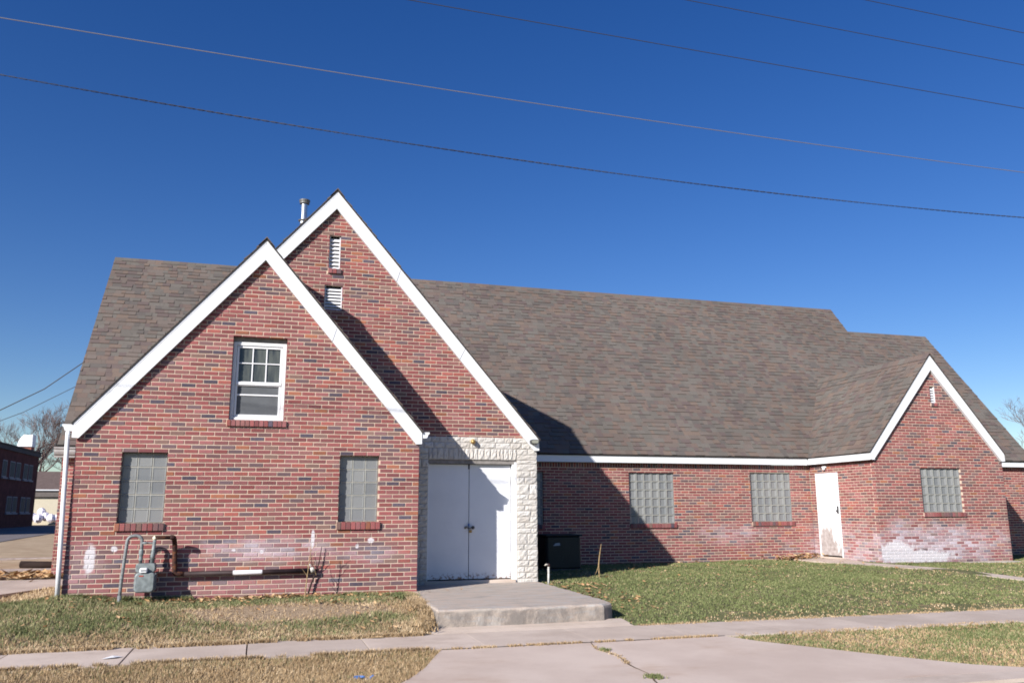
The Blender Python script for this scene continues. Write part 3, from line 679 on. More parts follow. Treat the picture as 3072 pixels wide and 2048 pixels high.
for ri, (root, m, N_) in enumerate(SH):
    for i, (vs, tone, c, w_) in enumerate(m):
        if ri in (0, 1, 6) and visible(c): d = CAMLOC - c; cand.append((w_ * abs(d.normalized().dot(N_)) / d.length_squared, ri, i))
cand.sort(reverse=True); sel = set((r_, i) for _, r_, i in cand[:300])
SF = [(3, 2, 1, 0), (4, 5, 6, 7), (0, 1, 5, 4), (1, 2, 6, 5), (2, 3, 7, 6), (3, 0, 4, 7)]
for ri, (root, m, N_) in enumerate(SH):
    big = MB()
    for i, (vs, tone, c, w_) in enumerate(m):
        if (ri, i) in sel: b = MB(); b.mesh(vs, SF, tone); b.build('shingle', M_shingle, root, origin=c)
        else: big.mesh(vs, SF, tone)
    big.build('shingle_courses', M_shingle, root, kind='stuff')
# ridge caps
m = MB()
for (a, b, zf) in ((-6.5, 15.6, (9.59, mz(9.59))), (15.6, 18.66, (8.83, mz(8.83)))):
    x = a
    while x < b - .01:
        e = min(x + .2, b); y, z = zf
        m.prism([Vector((x, y - .13, z - .145)), Vector((x, y, z + .022)), Vector((x, y + .13, z - .145)), Vector((x, y, z - .0))], (e - x - .003, 0, random.uniform(-.003, .003)), r=random.random()); x = e
for c, z, y0, y1 in ((-2.597, 5.53, -.105, 1.15), (-1.41, 6.945, 1.065, 8.98), (13.157, 4.905, 2.825, 7.2)):
    y = y0
    while y < y1:
        m.prism([Vector((c - .13, y, z - .128)), Vector((c, y, z + .030)), Vector((c + .13, y, z - .128)), Vector((c, y, z + .01))][::-1], (0, .2, 0), r=random.random()); y += .203
m.build('ridge_caps', M_shingle, church, kind='stuff')

# eave boards, gutters and downspout
m = MB(); m.cbox((2.43, 5.255, 2.29), (11.165, 5.29, 2.487), .003); m.build('eave_board', M_white, church)
m = MB(); m.cbox((2.43, 5.292, 2.29), (11.3, 5.40, 2.305), .002); m.build('soffit', M_white, church)
m = MB(); m.cbox((15.1, 5.255, 2.315), (18.66, 5.29, 2.487), .003); m.build('eave_board', M_white, church)
m = MB(); m.cbox((11.19, 2.887, 2.30), (11.225, 5.29, 2.487), .003); m.build('eave_board', M_white, church)
m = MB(); m.cbox((11.228, 2.85, 2.30), (11.31, 5.29, 2.312), .002); m.build('soffit', M_white, church)
m = MB(); prof = [(5.27, 2.44), (5.10, 2.44), (5.10, 2.415), (5.125, 2.40), (5.13, 2.345), (5.155, 2.30), (5.19, 2.275), (5.20, 2.24), (5.27, 2.24)]
m.prism([Vector((-6.53, y, z)) for y, z in prof], (1.33, 0, 0)); m.build('eave_moulding', plain('gray_trim', (.42, .40, .39), .7, .2), church)
def gutter(xa, xb, s):
    m = MB(); pr = [(xa, 2.43), (xb, 2.43), (xb, 2.405), (xb - s * .02, 2.39), (xb - s * .04, 2.335), (xa, 2.33)]
    m.prism([Vector((x, -.06, z)) for x, z in pr][::(1 if s > 0 else -1)], (0, 1.15, 0)); return m.build('gutter', M_white, church)
gutter(-5.205, -5.345, -1); gutter(.03, .155, 1)
m = MB(); m.tube([(-5.262, -.03, 2.34), (-5.262, -.03, 2.25), (-5.255, -.045, 2.1), (-5.205, -.05, .5), (-5.187, -.055, -.03)], .033, 14); m.build('downspout', M_white, church, smooth=True)

# stone door surround
sur = MB(); sur.box((0, yB + .004, -.6), (.375, yB + .09, 2.47)); sur.box((2.03, yB + .004, -.6), (2.41, yB + .09, 2.47)); sur.box((.376, yB + .004, 2.065), (2.029, yB + .09, 2.47))
sur = sur.build('stone_surround', M_stonejoint, church, origin=(1.2, yB, 0))
def stone(x0, x1, z0, z1, side=False):
    m = MB(); g = .005; x0 += g; x1 -= g; z0 += g * .7; z1 -= g * .7; nx_ = max(4, int((x1 - x0) / .022)); nz_ = max(3, int((z1 - z0) / .022)); sx, sz = random.uniform(0, 99), random.uniform(0, 99); vs = []
    bulge = random.uniform(.006, .012); tilt = random.uniform(-.006, .006)
    for j in range(nz_ + 1):
        for i in range(nx_ + 1):
            u, v = i / nx_, j / nz_; e = min(u, 1 - u, v * .8, (1 - v) * .8)
            d = bulge * min(1, e * 9) + tilt * (v - .5) + (.007 * math.sin(u * 9 + sx) * math.sin(v * 7 + sz) + random.uniform(-.0035, .0035)) * (1 if 0 < i < nx_ and 0 < j < nz_ else 0)
            ex = random.uniform(-.003, .003) if i in (0, nx_) else 0; ez = random.uniform(-.003, .003) if j in (0, nz_) else 0
            vs.append((x0 + (x1 - x0) * u + ex, yB - .004 - max(d, 0), z0 + (z1 - z0) * v + ez))
    k = nx_ + 1; fs = [(j * k + i, j * k + i + 1, (j + 1) * k + i + 1, (j + 1) * k + i) for j in range(nz_) for i in range(nx_)]
    ring = [i for i in range(k)] + [j * k + nx_ for j in range(1, nz_ + 1)] + [nz_ * k + i for i in range(nx_ - 1, -1, -1)] + [j * k for j in range(nz_ - 1, 0, -1)]
    L = len(vs); vs += [(vs[i][0], yB + .08, vs[i][2]) for i in ring]; q = len(ring); fs += [(ring[(i + 1) % q], ring[i], L + i, L + (i + 1) % q) for i in range(q)]
    m.mesh(vs, fs, random.random()); m.build('stone', M_stone, sur, origin=((x0 + x1) / 2, yB, (z0 + z1) / 2))
def column(x0, x1, zt):
    z = -.14
    while z < zt - .03:
        h = random.choice((.095, .10, .105, .12, .19)); h = min(h, zt - z)
        if zt - (z + h) < .06: h = zt - z
        if h > .15:
            xm = x0 + (x1 - x0) * random.choice((.62, .5, .4)); stone(x0, xm, z, z + h)
            if random.random() < .5: stone(xm, x1, z, z + h)
            else: stone(xm, x1, z, z + h / 2); stone(xm, x1, z + h / 2, z + h)
        elif random.random() < .25: stone(x0, x1, z, z + h)
        else: xm = x0 + (x1 - x0) * random.uniform(.32, .7); stone(x0, xm, z, z + h); stone(xm, x1, z, z + h)
        z += h
column(0, .375, 2.065); column(2.03, 2.42, 2.065)
x = .0
stone(0, .19, 2.065, 2.165); stone(.19, .375, 2.065, 2.165); stone(0, .375, 2.165, 2.27); stone(2.03, 2.24, 2.165, 2.27); stone(2.24, 2.42, 2.165, 2.27); stone(2.03, 2.42, 2.065, 2.165)
x = .375
while x < 2.02:
    w_ = random.choice((.065, .075, .09, .12)); w_ = min(w_, 2.03 - x)
    if 2.03 - x - w_ < .05: w_ = 2.03 - x
    stone(x, x + w_, 2.065, 2.27); x += w_
for za, zb in ((2.27, 2.375), (2.375, 2.475)):
    x = 0
    while x < 2.41:
        w_ = random.uniform(.13, .34); w_ = min(w_, 2.42 - x)
        if 2.42 - x - w_ < .07: w_ = 2.42 - x
        stone(x, x + w_, za, zb); x += w_
# door frame and two leaves
m = MB(); m.box((.36, yB + .02, 1.992), (2.03, yB + .16, 2.064)); m.build('door_head', M_grayheader, church)
m = MB(); m.cbox((1.945, yB + .015, -.10), (2.028, yB + .16, 1.99), .004); m.cbox((1.985, yB + .002, -.10), (2.029, yB + .0145, 2.03), .004); m.cbox((.362, yB + .03, -.10), (.395, yB + .16, 1.99), .004); m.build('door_frame', M_white, church)
m = MB(); m.cbox((.34, yB - .03, -.11), (2.0, yB + .12, -.052), .006); m.build('threshold', M_walk, church)
for a, b, nm in ((.399, 1.146, 'l'), (1.156, 1.935, 'r')):
    m = MB(); m.cbox((a, yB + .10, -.035), (b, yB + .145, 1.985), .004); dd = m.build('door', M_door, church, origin=((a + b) / 2, yB + .12, 0)); dd['label'] = 'left leaf of the white double doors' if nm == 'l' else 'right leaf of the white double doors'
    hx = a + .0 if nm == 'l' else b
    for z in (.2, 1.0, 1.78):
        h = MB(); h.tube([(hx, yB + .096, z), (hx, yB + .096, z + .1)], .008, 8); h.build('hinge', M_louvre, dd)
    if nm == 'r':
        m = MB(); m.tube([(1.215, yB + .10, .86), (1.215, yB + .055, .86)], .012, 10); m.blob((1.215, yB + .045, .86), (.032, .024, .032), 12); m.build('knob', M_dkmetal, dd, smooth=True)
        m = MB(); m.cbox((1.13, yB + .085, 1.90), (1.16, yB + .098, 1.98), .003); m.build('latch', M_dkmetal, dd)
    else:
        m = MB(); m.blob((1.085, yB + .085, .86), (.024, .02, .024), 12); m.build('knob', plain('old_knob', (.25, .23, .19), .4, .5, metal=.5), dd, smooth=True)
lock = thing('padlock', 'brass padlock and chain joining the white double doors', 'padlock', (1.16, yB + .08, .84))
m = MB()
for i in range(9):
    t = i / 8; m.tube([(1.10 + .11 * t + .012 * math.cos(a), yB + .055 + .004 * (i % 2), .875 - .03 * math.sin(math.pi * t) + .010 * math.sin(a)) for a in np.linspace(0, 2 * math.pi, 9)], .0035, 6)
m.build('chain', M_dkmetal, lock)
m = MB(); m.cbox((1.145, yB + .04, .77), (1.195, yB + .065, .815), .005); m.build('body', M_brass, lock)
m = MB(); m.tube([(1.155, yB + .052, .812), (1.155, yB + .052, .845), (1.17, yB + .052, .858), (1.185, yB + .052, .845), (1.185, yB + .052, .812)], .004, 8); m.build('shackle', M_metal, lock, smooth=True)
m = MB(); m.cbox((1.13, yB + .05, .88), (1.155, yB + .085, .93), .004); m.build('key_tag', M_blue, lock)
# side door
m = MB(); m.cbox((11.33, 4.33, .03), (11.37, 5.14, 2.03), .004); sdoor = m.build('door', M_peel, church, origin=(11.33, 4.7, 0)); sdoor['label'] = 'white side door with peeling paint along its foot'
m = MB(); m.cbox((11.318, 4.285, -.02), (11.39, 4.326, 2.065), .004); m.cbox((11.318, 5.144, -.02), (11.39, 5.185, 2.065), .004); m.cbox((11.318, 4.326, 2.033), (11.39, 5.144, 2.065), .003); m.build('door_frame', M_white, church)
m = MB(); m.cbox((11.20, 4.25, -.09), (11.40, 5.2, -.005), .006); m.build('door_step', M_walk, church)
m = MB(); m.cbox((11.30, 4.345, 1.06), (11.329, 4.385, 1.24), .005); m.blob((11.285, 4.365, 1.12), (.025, .03, .03), 10); m.build('handle', M_dkmetal, sdoor)
m = MB(); m.cbox((11.31, 2.62, -.35), (15.15, 2.93, -.072), .012); m.build('foundation', M_slab, church)

# small fittings
o = MB(); o.tube([(1.18, yB - .02, 2.40), (1.18, yB - .045, 2.40)], .05, 16); lamp = thing('wall_lamp', 'small round brass lamp on the stones above the double doors', 'lamp', (1.18, yB, 2.40))
o.build('mount', M_cream, lamp); m = MB(); m.blob((1.18, yB - .075, 2.385), (.045, .045, .045), 14); m.build('globe', M_brass, lamp, smooth=True)
fl = thing('floodlight', 'oval floodlight on the white trim at the middle gable eave', 'lamp', (2.345, 1.03, 2.40))
def oval(x0, x1, z0, z1, n=24):
    cx, cz = (x0 + x1) / 2, (z0 + z1) / 2; a, b = (x1 - x0) / 2, (z1 - z0) / 2
    return [(cx + a * math.copysign(abs(math.cos(t)) ** .5, math.cos(t)), cz + b * math.copysign(abs(math.sin(t)) ** .6, math.sin(t))) for t in np.linspace(0, 2 * math.pi, n, endpoint=False)]
m = MB(); m.prism([Vector((x, 1.0, z)) for x, z in oval(2.255, 2.41, 2.36, 2.445)], (0, .09, 0)); m.build('housing', M_dkmetal, fl)
m = MB(); m.prism([Vector((x, .993, z)) for x, z in oval(2.268, 2.397, 2.372, 2.433)], (0, .006, 0)); m.build('lens', plain('lamp_lens', (.30, .30, .25), .25, .5), fl)
sl_ = thing('wall_lamp', 'tiny white lamp on the brick above the side door', 'lamp', (11.3, 4.73, 2.24))
m = MB(); m.cbox((11.25, 4.68, 2.19), (11.315, 4.80, 2.235), .008); m.build('base', M_white2, sl_); m = MB(); m.blob((11.27, 4.74, 2.17), (.035, .035, .035), 10); m.build('bulb', M_white2, sl_, smooth=True)
# flue
fp = thing('flue_pipe', 'shiny round metal flue rising behind the middle gable', 'chimney', (-2.06, 2.5, 6.1))
M_fcap = plain('dull_flue_cap', (.13, .13, .125), .55, .4, metal=.3)
fx, fy = -1.945, 2.5
m = MB(); m.tube([(fx, fy, 6.0), (fx, fy, 6.78)], .078, 16); m.build('base_pipe', M_metal, fp)
m = MB(); m.tube([(fx, fy, 6.75), (fx, fy, 7.13)], .062, 16); m.build('upper_pipe', M_metal, fp)
m = MB(); m.tube([(fx, fy, 6.76), (fx, fy, 6.78), (fx, fy, 6.79)], [.10, .11, .06], 18); m.build('collar', M_fcap, fp)
m = MB(); m.tube([(fx, fy, 7.11), (fx, fy, 7.125), (fx, fy, 7.16), (fx, fy, 7.17), (fx, fy, 7.20), (fx, fy, 7.205)], [.06, .095, .095, .104, .106, .08], 18); m.build('cap', M_fcap, fp)

# ------------------------------------------------------------------ gas meter and its pipes
gm = thing('gas_meter', 'gray gas meter with looping pipes against the front brick wall', 'gas meter', (-4.0, -.25, gz(-4, -.25)))
def bend(pts, r=.05, n=5):
    pts = [Vector(p) for p in pts]; out = [pts[0]]
    for i in range(1, len(pts) - 1):
        a = (pts[i - 1] - pts[i]); b = (pts[i + 1] - pts[i]); ra_ = min(r, a.length / 2, b.length / 2); a.normalize(); b.normalize()
        p0, p2 = pts[i] + a * ra_, pts[i] + b * ra_
        for k in range(n + 1): t = k / n; out.append(p0 * (1 - t) ** 2 + pts[i] * 2 * t * (1 - t) + p2 * t * t)
    return out + [pts[-1]]
YM = -.25
m = MB(); m.tube(bend([(-4.345, YM, -.2), (-4.335, YM, .2), (-4.295, YM, .815), (-4.10, YM, .815), (-4.10, YM, .42)], .095, 8), .024, 12); m.build('riser_pipe', M_galv, gm, smooth=True)
m = MB(); m.tube([(-4.345, YM, -.22), (-4.342, YM, -.02)], .029, 12); m.tube([(-4.334, YM, .20), (-4.333, YM, .225)], .026, 12, m=0); m.build('sleeve', M_galv, gm, smooth=True)
m = MB(); m.tube([(-4.10, YM, .63), (-4.10, YM, .60), (-4.10, YM, .55), (-4.10, YM, .52), (-4.10, YM, .47), (-4.10, YM, .46)], [.022, .034, .034, .026, .03, .022], 12); m.blob((-4.06, YM - .02, .71), (.04, .02, .02), 8); m.build('regulator', M_steelgray, gm)
m = MB(); m.tube([(-3.95, YM, .41), (-3.93, YM, .76)], .024, 12); m.tube([(-3.944, YM, .47), (-3.943, YM, .53), (-3.94, YM, .56), (-3.938, YM, .60)], [.026, .03, .03, .024], 12); m.build('outlet_pipe', M_steelgray, gm, smooth=True)
m = MB(); m.tube([(-4.10, YM, .715), (-4.03, YM, .715), (-3.93, YM, .705)], .011, 8); m.build('cross_pipe', M_galv, gm)
# meter case: rounded shell with flutes on its edge
def rrect(x0, x1, z0, z1, r, n=5):
    out = []
    for cx, cz, a0 in ((x1 - r, z1 - r, 0), (x0 + r, z1 - r, 90), (x0 + r, z0 + r, 180), (x1 - r, z0 + r, 270)):
        for k in range(n + 1): a = math.radians(a0 + 90 * k / n); out.append((cx + r * math.cos(a), cz + r * math.sin(a)))
    return out
def shell(m, out, ys):
    cx = sum(p[0] for p in out) / len(out); cz = sum(p[1] for p in out) / len(out); n = len(out); vs = []
    for y, s in ys: vs += [(cx + (x - cx) * s, y, cz + (z - cz) * s) for x, z in out]
    fs = [(j * n + i, j * n + (i + 1) % n, (j + 1) * n + (i + 1) % n, (j + 1) * n + i)[::-1] for j in range(len(ys) - 1) for i in range(n)]
    fs.append(tuple(range(n))[::-1] if False else tuple(range(n))); fs.append(tuple((len(ys) - 1) * n + i for i in range(n))[::-1]); m.mesh(vs, fs)
m = MB(); shell(m, rrect(-4.15, -3.875, .02, .30, .05), [(-.38, .86), (-.37, .95), (-.345, 1.0), (-.17, 1.0), (-.145, .95)]); m.build('meter_body', M_steelgray, gm)
m = MB()
for i in range(7):
    z = .06 + i * .035
    for sx in (-4.153, -3.872): m.cbox((sx - .008, -.35, z), (sx + .008, -.16, z + .016), .004)
for i in range(4): m.cbox((-4.09 + i * .05, -.35, .020), (-4.07 + i * .05, -.16, .034), .004)
m.build('bolts', M_steelgray, gm)
m = MB(); shell(m, rrect(-4.15, -3.885, .30, .425, .035), [(-.34, .92), (-.33, 1.0), (-.17, 1.0), (-.16, .92)]); m.build('top_casting', M_steelgray, gm)
m = MB(); m.cbox((-4.085, -.405, .295), (-3.985, -.335, .365), .012); m.build('dial', M_paper, gm)
m = MB(); m.cbox((-4.07, -.4065, .322), (-4.0, -.4052, .338), .0005); m.build('dial_window', M_dkmetal, gm)
m = MB(); m.cbox((-4.09, -.385, .245), (-4.03, -.3805, .262), .002); m.build('meter_tag', plain('red_tag', (.45, .08, .05), .5, .3), gm)
m = MB(); m.tube(bend([(-3.93, YM, .76), (-3.928, YM, .785), (-3.68, YM, .785)], .03, 5), .03, 12); m.build('elbow_pipe', M_rust, gm, smooth=True)
m = MB(); m.blob((-3.93, YM, .778), (.034, .034, .034), 12); m.build('cream_elbow', M_cream, gm, smooth=True)
m = MB(); m.tube(bend([(-3.72, YM, .785), (-3.675, YM, .785), (-3.665, -.13, .72), (-3.66, -.10, .60), (-3.64, -.10, .255), (-3.50, -.09, .25)], .05, 6), .036, 12); m.build('rusty_pipe', M_rust, gm, smooth=True)
m = MB(); m.tube([(-3.52, -.09, .25), (-2.6, -.085, .252), (-1.66, -.085, .262)], .036, 14); m.build('wall_pipe', M_hpipe, gm, smooth=True)
m = MB(); m.blob((-1.655, -.085, .268), (.045, .045, .045), 12); m.tube([(-1.65, -.08, .27), (-1.64, .01, .27)], .03, 12); m.tube([(-1.665, -.09, .30), (-1.70, -.10, .36)], .012, 8); m.build('end_elbow', plain('pale_elbow', (.50, .47, .42), .6, .3, var=.3, scale=30), gm, smooth=True)

# AC unit
ac = thing('air_conditioner', 'dark square outdoor air conditioner in the shade beside the stone column', 'air conditioner', (3.8, 3.95, gz(3.8, 3.95)))
zb = gz(3.8, 3.9)
m = MB(); m.cbox((3.38, 3.58, zb - .05), (4.24, 4.36, zb + .04), .01); m.build('pad', plain('dark_pad', (.12, .11, .10), .95, .1), ac)  # pad coloured dark throughout
m = MB(); m.cbox((3.42, 3.62, zb + .04), (4.20, 4.32, zb + .72), .03); m.build('cabinet', M_ac, ac)
m = MB()
for i in range(20): z = zb + .08 + i * .031; m.box((3.46, 3.608, z), (4.16, 3.619, z + .012)); m.box((3.409, 3.66, z), (3.419, 4.28, z + .012))
m.build('grille', M_ac, ac)
m = MB(); m.cbox((3.39, 3.59, zb + .722), (4.23, 4.35, zb + .755), .012); m.build('lid', M_ac, ac)
m = MB(); m.prism([Vector((3.56, 3.606, zb + .52)), Vector((3.72, 3.606, zb + .53)), Vector((3.71, 3.606, zb + .585)), Vector((3.61, 3.606, zb + .575))], (0, -.003, 0)); m.build('sticker', plain('faded_sticker', (.35, .38, .42), .6, .3), ac)
# standpipe
spx, spy = 2.53, .9; sz_ = gz(spx, spy)
sp_ = thing('standpipe_tap', 'short white pipe tap standing in grass beside the stone column', 'tap', (spx, spy, sz_))
m = MB(); m.tube([(spx, spy, sz_ - .1), (spx + .005, spy, .17)], .019, 12); m.build('pipe', plain('chalky_pipe', (.50, .49, .46), .8, .2, var=.25, scale=30), sp_, smooth=True)
m = MB(); m.blob((spx + .005, spy, .195), (.026, .026, .034), 10); m.tube([(spx + .005, spy - .01, .20), (spx + .005, spy - .05, .20)], .012, 8); m.build('valve', M_rust, sp_, smooth=True)
m = MB(); m.tube([(spx, spy - .01, .205), (spx - .05, spy - .02, .21), (spx - .075, spy - .02, .195)], [.014, .016, .008], 8); m.build('spout', M_slab, sp_, smooth=True)

# ------------------------------------------------------------------ weeds
def stem(m, p, d, L, r, seg=6, wob=.05):
    p = Vector(p); d = Vector(d).normalized(); pts = [p.copy()]; k = 7
    for i in range(k): d = (d + Vector((random.uniform(-wob, wob), random.uniform(-wob, wob), random.uniform(-wob, wob) * .4))).normalized(); p = p + d * L / k; pts.append(p.copy())
    m.tube(pts, [r * (1 - .75 * i / k) for i in range(k + 1)], seg); return pts
wd = thing('dead_weed', 'tall thin dead weed stalk standing against the front brick wall', 'weed', (-1.76, -.35, gz(-1.76, -.35)))
m = MB(); pts = stem(m, (-1.76, -.35, -.17), (-.02, 0, 1), .86, .012); m.build('stem', M_weed, wd)
m = MB()
for i in (3, 4, 5, 6): stem(m, pts[i], (random.choice((-1, 1)) * .8, random.uniform(-.3, .3), 1), .22, .004)
stem(m, (-1.60, -.22, .2), (-.35, 0, 1), .3, .004); m.build('twigs', M_weed, wd)
dv = thing('weed_shadow', 'added dark stems shaped as the weed shadow beside the wall pipe end', 'weed', (-1.70, -.10, -.13))  # dark forked tubes close to the wall, standing in for the weed's cast shadow
m = MB(); m.tube([(-1.72, -.06, -.17), (-1.66, -.05, .05), (-1.60, -.05, .22), (-1.55, -.05, .38), (-1.52, -.05, .62)], [.014, .014, .012, .009, .004], 7); m.build('stem', M_stemshadow, dv)
m = MB(); m.tube([(-1.60, -.05, .24), (-1.52, -.05, .31), (-1.44, -.05, .40)], [.007, .005, .003], 6); m.tube([(-1.61, -.05, .26), (-1.66, -.05, .36), (-1.68, -.05, .50)], [.008, .006, .003], 6); m.build('twigs', M_stemshadow, dv)
wx, wy = 4.0, 2.12; wz = gz(wx, wy)
pw = thing('dead_weed', 'pale leaning dead stalk in grass before the shaded long wall', 'weed', (wx, wy, wz))
m = MB(); m.tube([(wx, wy, wz - .03), (wx - .01, wy, wz + .22), (wx + .01, wy, wz + .38), (wx + .055, wy, wz + .62)], [.013, .012, .010, .005], 7); m.build('stem', M_weed, pw)
m = MB(); m.tube([(wx - .01, wy, wz + .2), (wx - .06, wy - .02, wz + .1), (wx - .1, wy - .03, wz + .04)], [.008, .006, .003], 6); m.build('twigs', M_weed, pw)

# ------------------------------------------------------------------ grass, leaves, litter
def inpoly(x, y, poly):
    c = False; j = len(poly) - 1
    for i in range(len(poly)):
        if (poly[i][1] > y) != (poly[j][1] > y) and x < (poly[j][0] - poly[i][0]) * (y - poly[i][1]) / (poly[j][1] - poly[i][1]) + poly[i][0]: c = not c
        j = i
    return c
def vnoise(x, y, s, seed=0):
    return .5 + .25 * (math.sin(x * s * 1.7 + seed) * math.cos(y * s * 2.1 - seed * 2) + math.sin(x * s * .73 - y * s * 1.31 + seed * 3) + .6 * math.sin(x * s * 3.9 + y * s * 3.1 + seed)) / 1.3
def blades(name, mat, region, n, h, w, dens=None, lab='', zo=0.0, tuft=3):
    vs = []; fs = []; rs = []; x0, x1, y0, y1 = region
    for _ in range(n):
        x = random.uniform(x0, x1); y = random.uniform(y0, y1)
        if dens and random.random() > dens(x, y): continue
        if not ok(x, y): continue
        z = gz_s(x, y) - .004 + zo; t0 = random.random()
        for _k in range(tuft):
            a = random.uniform(0, 6.283); hh = h * random.uniform(.5, 1.25); ww = w * random.uniform(.7, 1.3); le = random.uniform(.1, .9) * hh; b = a + random.uniform(1, 2)
            bx, by = x + random.uniform(-.02, .02), y + random.uniform(-.02, .02)
            i = len(vs); vs += [(bx - ww * math.cos(a), by - ww * math.sin(a), z), (bx + ww * math.cos(a), by + ww * math.sin(a), z), (bx + le * math.cos(b), by + le * math.sin(b), z + hh)]
            fs.append((i, i + 1, i + 2)); r = min(1, max(0, t0 * .5 + random.random() * .5)); rs += [r, r, r]
    m = MB(); m.v = vs; m.f = fs; m.r = rs; m.m = [0] * len(fs); o = m.build(name, mat); o['kind'] = 'stuff'; o['label'] = lab; return o
PORCH = [(-.19, 1.2), (2.44, 1.2), (2.42, -.6), (2.34, -2.5), (2.15, -2.72), (-.22, -2.72)]
PAD = [(-9.5, .2), (-7.0, .3), (-6.2, 1.1), (-5.5, 2.8), (-5.3, 5.2), (-5.3, 7), (-9.5, 7)]; PATH = pa + pb[::-1]; DRV = dl + dr[::-1]
def ok(x, y):
    if -4.13 < y < -2.97: return False
    if y < -6.35: return False
    if y < -4.0 and inpoly(x, y, DRV): return False
    if inpoly(x, y, PORCH): return False
    if -.33 < x < 2.43 and -2.96 < y <= -2.68: return False
    if 10 < x < 12.3 and inpoly(x, y, PATH): return False
    if -5.15 < x < 0 and y > -.01: return False
    if 11.3 < x < 15.1 and y > 2.6: return False
    if y > 5.3 and x > 2.4: return False
    if x < -5.2 and y > -.3 and inpoly(x, y, PAD): return False
    return True
def patch(x, y): return math.exp(-(((x + 2.2 + .3 * math.sin(y * 5)) / 1.55) ** 2 + ((y + 1.42) / .58) ** 2) ** 2)
def strip_green(x, y):
    t = vnoise(x, y, 2.1, 1); g = .72 + (t - .5) * .6 - 1.3 * patch(x, y) - .55 * max(0, min(1, (-2.15 - y) / .5)) - .45 * max(0, min(1, (x + .9) / .5)) * (1 if y < -.9 else 0)
    return min(1, max(0, g))
blades('green_grass', M_green, (-9, .3, -2.97, 0), 46000, .05, .0055, strip_green, 'patchy green grass on the strip below the front gable')
blades('dry_grass', M_dry, (-9, .3, -3.02, 0), 46000, .042, .005, lambda x, y: max(.12, 1 - strip_green(x, y)) * (1.25 if y < -2.3 or x > -.6 else .62) * (1 - .85 * patch(x, y)), 'straw coloured grass on the strip below the front gable')
blades('dry_grass', M_dry, (-9, -5.17, -.1, 3.5), 9000, .045, .008, lambda x, y: .75, 'dry grass at the left corner beside the concrete pad')
blades('dry_grass', M_dry, (-7, -.2, -6.3, -4.13), 62000, .05, .0048, lambda x, y: .6 + .5 * vnoise(x, y, 2, 5), 'dense straw coloured grass between pavement and street at left')
blades('green_grass', M_green, (-7, -.2, -6.3, -4.13), 22000, .045, .005, lambda x, y: max(0, vnoise(x, y, 2.6, 8) - .42 + .5 * math.exp(-((y + 4.25) / .25) ** 2)), 'sparse green tufts in the straw grass at left')
lawn = lambda x, y: min(1, .8 - .28 * max(0, min(1, (x - 9) / 5)) + .6 * (vnoise(x, y, .9, 3) - .5) - (.75 if y < -2.55 + .25 * math.sin(x * 1.7) and vnoise(x, y, 2.2, 4) > .42 else 0) - (.45 if vnoise(x, y, .8, 9) > .68 else 0))
blades('green_grass', M_green, (-.1, 17, -2.97, 5.38), 95000, .030, .010, lawn, 'short green lawn in front of the long brick wall')
blades('dry_grass', M_dry, (2.3, 17, -2.99, 5.3), 20000, .028, .008, lambda x, y: .85 * (1 - min(1, lawn(x, y))) + .02 + .10 * max(0, (x - 8) / 9), 'dry straw patches mixed into the long lawn')
verge = lambda x, y: max(.06, min(1, .55 + 1.0 * (vnoise(x, y, 1.3, 6) - .5) - .45 * max(0, -(y + 5.0))))
blades('green_grass', M_green, (3.0, 14, -6.35, -4.13), 42000, .035, .0065, verge, 'patchy green grass on the verge right of the driveway')
blades('dry_grass', M_dry, (3.0, 14, -6.35, -4.13), 34000, .028, .0065, lambda x, y: 1.05 - verge(x, y), 'dry grass on the verge right of the driveway')
# overhanging mound and rim tufts, weeds in joints
def rim(name, mat, pts, n, h, spread, lab, w=.008):
    vs = []; fs = []; rs = []
    segs = [(Vector(a), Vector(b)) for a, b in zip(pts, pts[1:])]; L = [s[1].__sub__(s[0]).length for s in segs]; tot = sum(L)
    for _ in range(n):
        q = random.uniform(0, tot); i = 0
        while q > L[i] and i < len(L) - 1: q -= L[i]; i += 1
        p = segs[i][0].lerp(segs[i][1], q / L[i]); x = p.x + random.gauss(0, spread); y = p.y + random.gauss(0, spread); z = p.z
        if vnoise(x, y, 4.5, 2) < .36: continue
        for _k in range(3):
            a = random.uniform(0, 6.283); hh = h * random.uniform(.4, 1.2); k = len(vs); b = a + 1.6; le = hh * random.uniform(.2, 1.3)
            vs += [(x - w * math.cos(a), y - w * math.sin(a), z - .01), (x + w * math.cos(a), y + w * math.sin(a), z - .01), (x + le * math.cos(b), y + le * math.sin(b), z + hh)]; fs.append((k, k + 1, k + 2)); r = random.random(); rs += [r] * 3
    m = MB(); m.v = vs; m.f = fs; m.r = rs; m.m = [0] * len(fs); o = m.build(name, mat); o['kind'] = 'stuff'; o['label'] = lab
rim('dry_grass', M_dry, [(-9, -2.99, -.38), (-.45, -2.99, -.37)], 5200, .06, .03, 'straw fringe along the inner pavement edge')
rim('dry_grass', M_dry, [(-7, -4.12, -.37), (-.5, -4.12, -.37)], 3000, .05, .02, 'straw fringe along the outer pavement edge')
rim('dry_grass', M_dry, [(-.20, -.3, -.13), (-.24, -1.4, -.13), (-.28, -2.2, -.16), (-.36, -2.75, -.28), (-.40, -2.98, -.34)], 3200, .06, .045, 'shaggy straw grass mound beside the porch slab')
rim('green_grass', M_green, [(-1.2, -.15, -.12), (-.3, -.25, -.12), (-.3, -.9, -.12)], 900, .055, .08, 'green grass mound beside the porch slab')
rim('dry_grass', M_dry, [(-.45, -4.16, -.36), (3.0, -4.16, -.36)], 900, .028, .012, 'weeds in the joint between pavement and driveway')
rim('dry_grass', M_dry, [(x, y, drive_z(y)) for x, y in crack[:4]], 160, .02, .02, 'weeds in the driveway crack')
